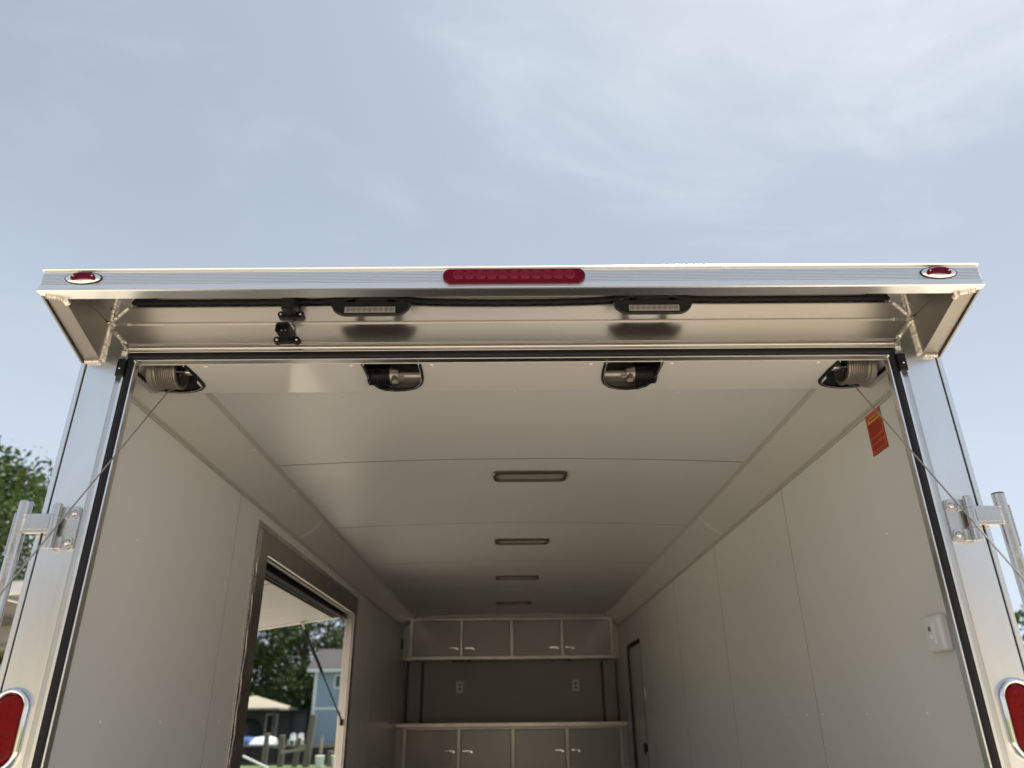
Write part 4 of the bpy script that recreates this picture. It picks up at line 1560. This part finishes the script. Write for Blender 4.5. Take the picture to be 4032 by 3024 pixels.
# gazebo
gy = 53.0
gz = empty('gazebo', (-17.5, gy, 0), 'gazebo with cream canopy on dark posts across the canal', 'gazebo')
b = BM()
pk = Vector((-17.55, gy + 1.6, H + 1.66))
cs = [(-20.0, gy - 0.8, H + 0.84), (-15.1, gy - 0.8, H + 0.84), (-15.1, gy + 4, H + 0.84), (-20.0, gy + 4, H + 0.84)]
vt = b.verts.new(pk)
vb = [b.verts.new(c) for c in cs]
vv = [b.verts.new((c[0], c[1], c[2] - 0.12)) for c in cs]
for i in range(4):
    b.faces.new((vb[i], vb[(i + 1) % 4], vt))
    b.faces.new((vb[i], vv[i], vv[(i + 1) % 4], vb[(i + 1) % 4]))
obj('canopy', b, CANVAS, gz)
for x in (-19.8, -15.45):
    for y in (gy - 0.6, gy + 3.8):
        b = BM()
        box(b, x - 0.07, x + 0.07, y - 0.07, y + 0.07, 0, H + 0.80)
        obj('post', b, DARKW, gz)
# dark outbuilding behind the gazebo
gs_ = empty('outbuilding', (-16.6, 57.5, 0), 'dark grey outbuilding with a pale framed door under the gazebo canopy', 'shed')
b = BM()
box(b, -20.0, -14.6, 57.5, 60, 0, H + 0.62)
obj('wall', b, GREYW, gs_)
b = BM()
box(b, -20.3, -14.3, 57.1, 60.4, H + 0.62, H + 0.78)
obj('roof', b, ROOFM, gs_)
b = BM()
for x0, x1, z0, z1 in ((-17.5, -17.38, 0.2, 2.0), (-16.75, -16.63, 0.2, 2.0), (-17.38, -16.75, 1.88, 2.0)):
    box(b, x0, x1, 57.42, 57.5, z0, z1)
dd = obj('door', b, WHITEP, gs_)
b = BM()
box(b, -17.38, -16.75, 57.46, 57.49, 0.2, 1.88)
obj('door_leaf', b, DARKW, dd)
# dark arched vehicle cover beside it
vc = empty('covered_vehicle', (-19.0, 52.6, 0), 'dark rounded covered vehicle under the left of the canopy', 'vehicle')
b = BM()
prism(b, [(-19.6, 0.05), (-17.0, 0.05), (-17.05, 0.9), (-17.3, 1.45), (-17.7, 1.68), (-18.6, 1.7), (-19.6, 1.3)], 'Y', 52.6, 55.6, 0.05)
obj('cover', b, DARKW, vc)
# tarps and boats on the bank
bt = empty('boat', (-15.9, 51.6, 0), 'small boat under rumpled blue and white tarpaulin on the far bank', 'boat')
b = BM()
loops = []
for x, w, h in ((-17.4, 0.25, 0.30), (-17.0, 0.6, 0.42), (-16.2, 0.75, 0.36), (-15.4, 0.72, 0.44), (-14.9, 0.5, 0.34)):
    loops.append([(x, 51.6 + w * math.cos(a), 0.14 + h * max(0, math.sin(a)) * (1 + 0.2 * math.sin(3 * a + x))) for a in np.linspace(0, math.pi, 9)])
loft(b, loops)
obj('hull', b, TARPW, bt)
b = BM()
loops = []
for x, w, h in ((-17.2, 0.5, 0.42), (-16.6, 0.72, 0.44), (-16.2, 0.5, 0.40)):
    loops.append([(x, 51.5 + w * math.cos(a), 0.17 + h * max(0, math.sin(a))) for a in np.linspace(0, math.pi, 9)])
loft(b, loops)
obj('tarpaulin', b, TARPB, bt)
# white plastic chair shells stacked on the bank
for x, lab in ((-13.95, 'white plastic garden chair on the far bank, left of the tall piling'), (-13.45, 'white plastic garden chair on the far bank, nearest the blue house corner')):
    t = empty('garden_chair', (x, 51.8, 0), lab, 'chair', 'white garden chairs on the far bank')
    b = BM()
    box(b, x - 0.21, x + 0.21, 51.6, 52.02, 0.36, 0.40, 0.015)
    obj('seat', b, WHITEP, t)
    b = BM()
    prism(b, [(x - 0.21, 0.40), (x + 0.21, 0.40), (x + 0.16, 0.74), (x, 0.80), (x - 0.16, 0.74)], 'Y', 52.0, 52.05, 0.01)
    obj('backrest', b, WHITEP, t)
    for dx in (-0.18, 0.18):
        for y in (51.64, 52.0):
            b = BM()
            box(b, x + dx - 0.025, x + dx + 0.025, y - 0.025, y + 0.025, 0, 0.36)
            obj('leg', b, WHITEP, t)

# mooring piles and rail at the near edge of the canal
PILES = [(-8.72, 29.0, 1.065, 0.10, 0.0, 'thin grey mooring pile, leftmost of the canal edge row'),
         (-8.15, 29.0, 1.000, 0.11, -0.02, 'grey mooring pile where the pale rail begins'),
         (-7.60, 29.0, 0.905, 0.10, 0.03, 'grey mooring pile between the rail post and the tallest pile'),
         (-7.08, 28.6, 1.655, 0.125, 0.05, 'tallest weathered mooring pile, leaning before the blue house'),
         (-6.80, 29.2, 0.955, 0.06, 0.0, 'thin pale post just right of the tallest pile'),
         (-6.39, 29.0, 0.480, 0.12, 0.0, 'short stubby pile below the blue house')]
for x, y, h, r, lean, lab in PILES:
    t = empty('mooring_pile', (x, y, 0), lab, 'piling', 'wooden piles along the canal edge')
    b = BM()
    tube(b, [(x - lean * 1.6, y, -0.9), (x - lean, y, 0.0), (x + lean, y, h)], r, 12, rad=[r * 1.05, r * 1.03, r * 0.95])
    obj('shaft', b, PILEM if lab[5:9] != 'pale' else SHEDW, t)
    b = BM()
    cyl(b, (x + lean, y, h), (x + lean, y, h + 0.02), r * 0.96, r * 0.86, 12)
    obj('top', b, PILEM, t)
t = empty('dock_rail', (-7.7, 29.0, 0.5), 'pale horizontal rail nailed between the canal piles', 'rail')
b = BM()
prism(b, [(-8.12, 0.42), (-7.2, 0.53), (-7.2, 0.63), (-8.12, 0.52)], 'Y', 28.84, 28.90)
obj('plank', b, SHEDW, t)
t = empty('pipe', (-9.0, 27.8, 0.2), 'white pipe sloping down to the grass at the canal edge', 'pipe')
b = BM()
tube(b, [(-9.10, 27.8, 0.40), (-8.2, 27.8, 0.03)], 0.035, 10)
obj('tube', b, WHITEP, t)
for x, lab in ((-6.62, 'white bucket on the grass left of the short pile'), (-6.05, 'white bucket on the grass right of the short pile')):
    t = empty('bucket', (x, 28.4, 0.0), lab, 'bucket', 'white buckets by the canal')
    b = BM()
    cyl(b, (x, 28.4, 0.0), (x, 28.4, 0.36), 0.13, 0.16, 16)
    obj('body', b, WHITEP, t)
    b = BM()
    tube(b, [(x + 0.165 * math.cos(a), 28.4 + 0.165 * math.sin(a), 0.355) for a in np.linspace(0, 2 * math.pi, 16, endpoint=False)], 0.012, 6, closed=True)
    obj('rim', b, WHITEP, t)

# raised weathered hut left of the trailer
sh = empty('raised_hut', (-9.4, 14.0, 0), 'bleached plywood hut on posts left of the trailer, under the awning edge', 'hut')
HX0, HX1, HY = -11.2, -8.55, 14.0
zs = lambda k: H + 14.0 * k
b = BM()
box(b, HX0, HX1, HY + 0.03, HY + 2.2, zs(0.088), zs(0.152))
obj('wall', b, SHEDW, sh)
b = BM()
box(b, HX0 - 0.1, HX1 + 0.1, HY - 0.06, HY + 0.03, zs(0.118), zs(0.128), 0.01)
obj('ledge', b, PILEM, sh)
b = BM()
box(b, HX0 - 0.1, HX1 + 0.1, HY - 0.04, HY + 0.03, zs(0.150), zs(0.156), 0.01)
box(b, HX0 - 0.1, HX1 + 0.1, HY - 0.02, HY + 0.03, zs(0.158), zs(0.161), 0.01)
obj('moulding', b, SHEDW, sh)
b = BM()
box(b, HX0 - 0.1, HX1 + 0.1, HY - 0.05, HY + 2.2, zs(0.086), zs(0.0925), 0.01)
obj('sill', b, SHEDW, sh)
for x in (HX0 + 0.1, HX1 - 0.1):
    for y in (HY + 0.2, HY + 2.0):
        b = BM()
        box(b, x - 0.08, x + 0.08, y - 0.08, y + 0.08, 0, zs(0.086))
        obj('post', b, PILEM, sh)
b = BM()
prism(b, [(HY - 0.35, zs(0.164)), (HY + 2.5, zs(0.200)), (HY + 2.5, zs(0.206)), (HY - 0.35, zs(0.170))], 'X', HX0 - 0.3, HX1 + 0.3)
obj('roof', b, WHITEP, sh)

# ---- tan house and trees behind the viewpoint: they show as the warm lower half of the aluminium's reflections
th = empty('house', (0, -16, 0), 'tan sided house behind the viewpoint, seen only mirrored in the aluminium', 'house')
TAN = mat('tan siding', (0.48, 0.405, 0.31), 0.7, noise=((0.5, 0.5, 0.5), 0.4, (0.43, 0.36, 0.27)))
b = BM()
box(b, -15, 13, -25, -16, 0, 5.0)
obj('wall', b, TAN, th)
b = BM()
prism(b, [(-15.4, 4.95), (-20.5, 6.4), (-25.6, 4.95), (-25.6, 5.1), (-20.5, 6.6), (-15.4, 5.1)], 'X', -15.6, 13.6)
obj('roof', b, ROOFM, th)
for x in (-11.5, -5.5, 6.0, 10.5):
    b = BM()
    box(b, x - 0.75, x + 0.75, -16.02, -15.92, 1.0, 2.5)
    w = obj('window', b, WHITEP, th)
    b = BM()
    box(b, x - 0.65, x + 0.65, -15.93, -15.90, 1.1, 2.4)
    obj('pane', b, GLASSD, w)
b = BM()
box(b, -0.6, 0.6, -16.02, -15.93, 0.1, 2.3)
obj('door', b, WHITEP, th)
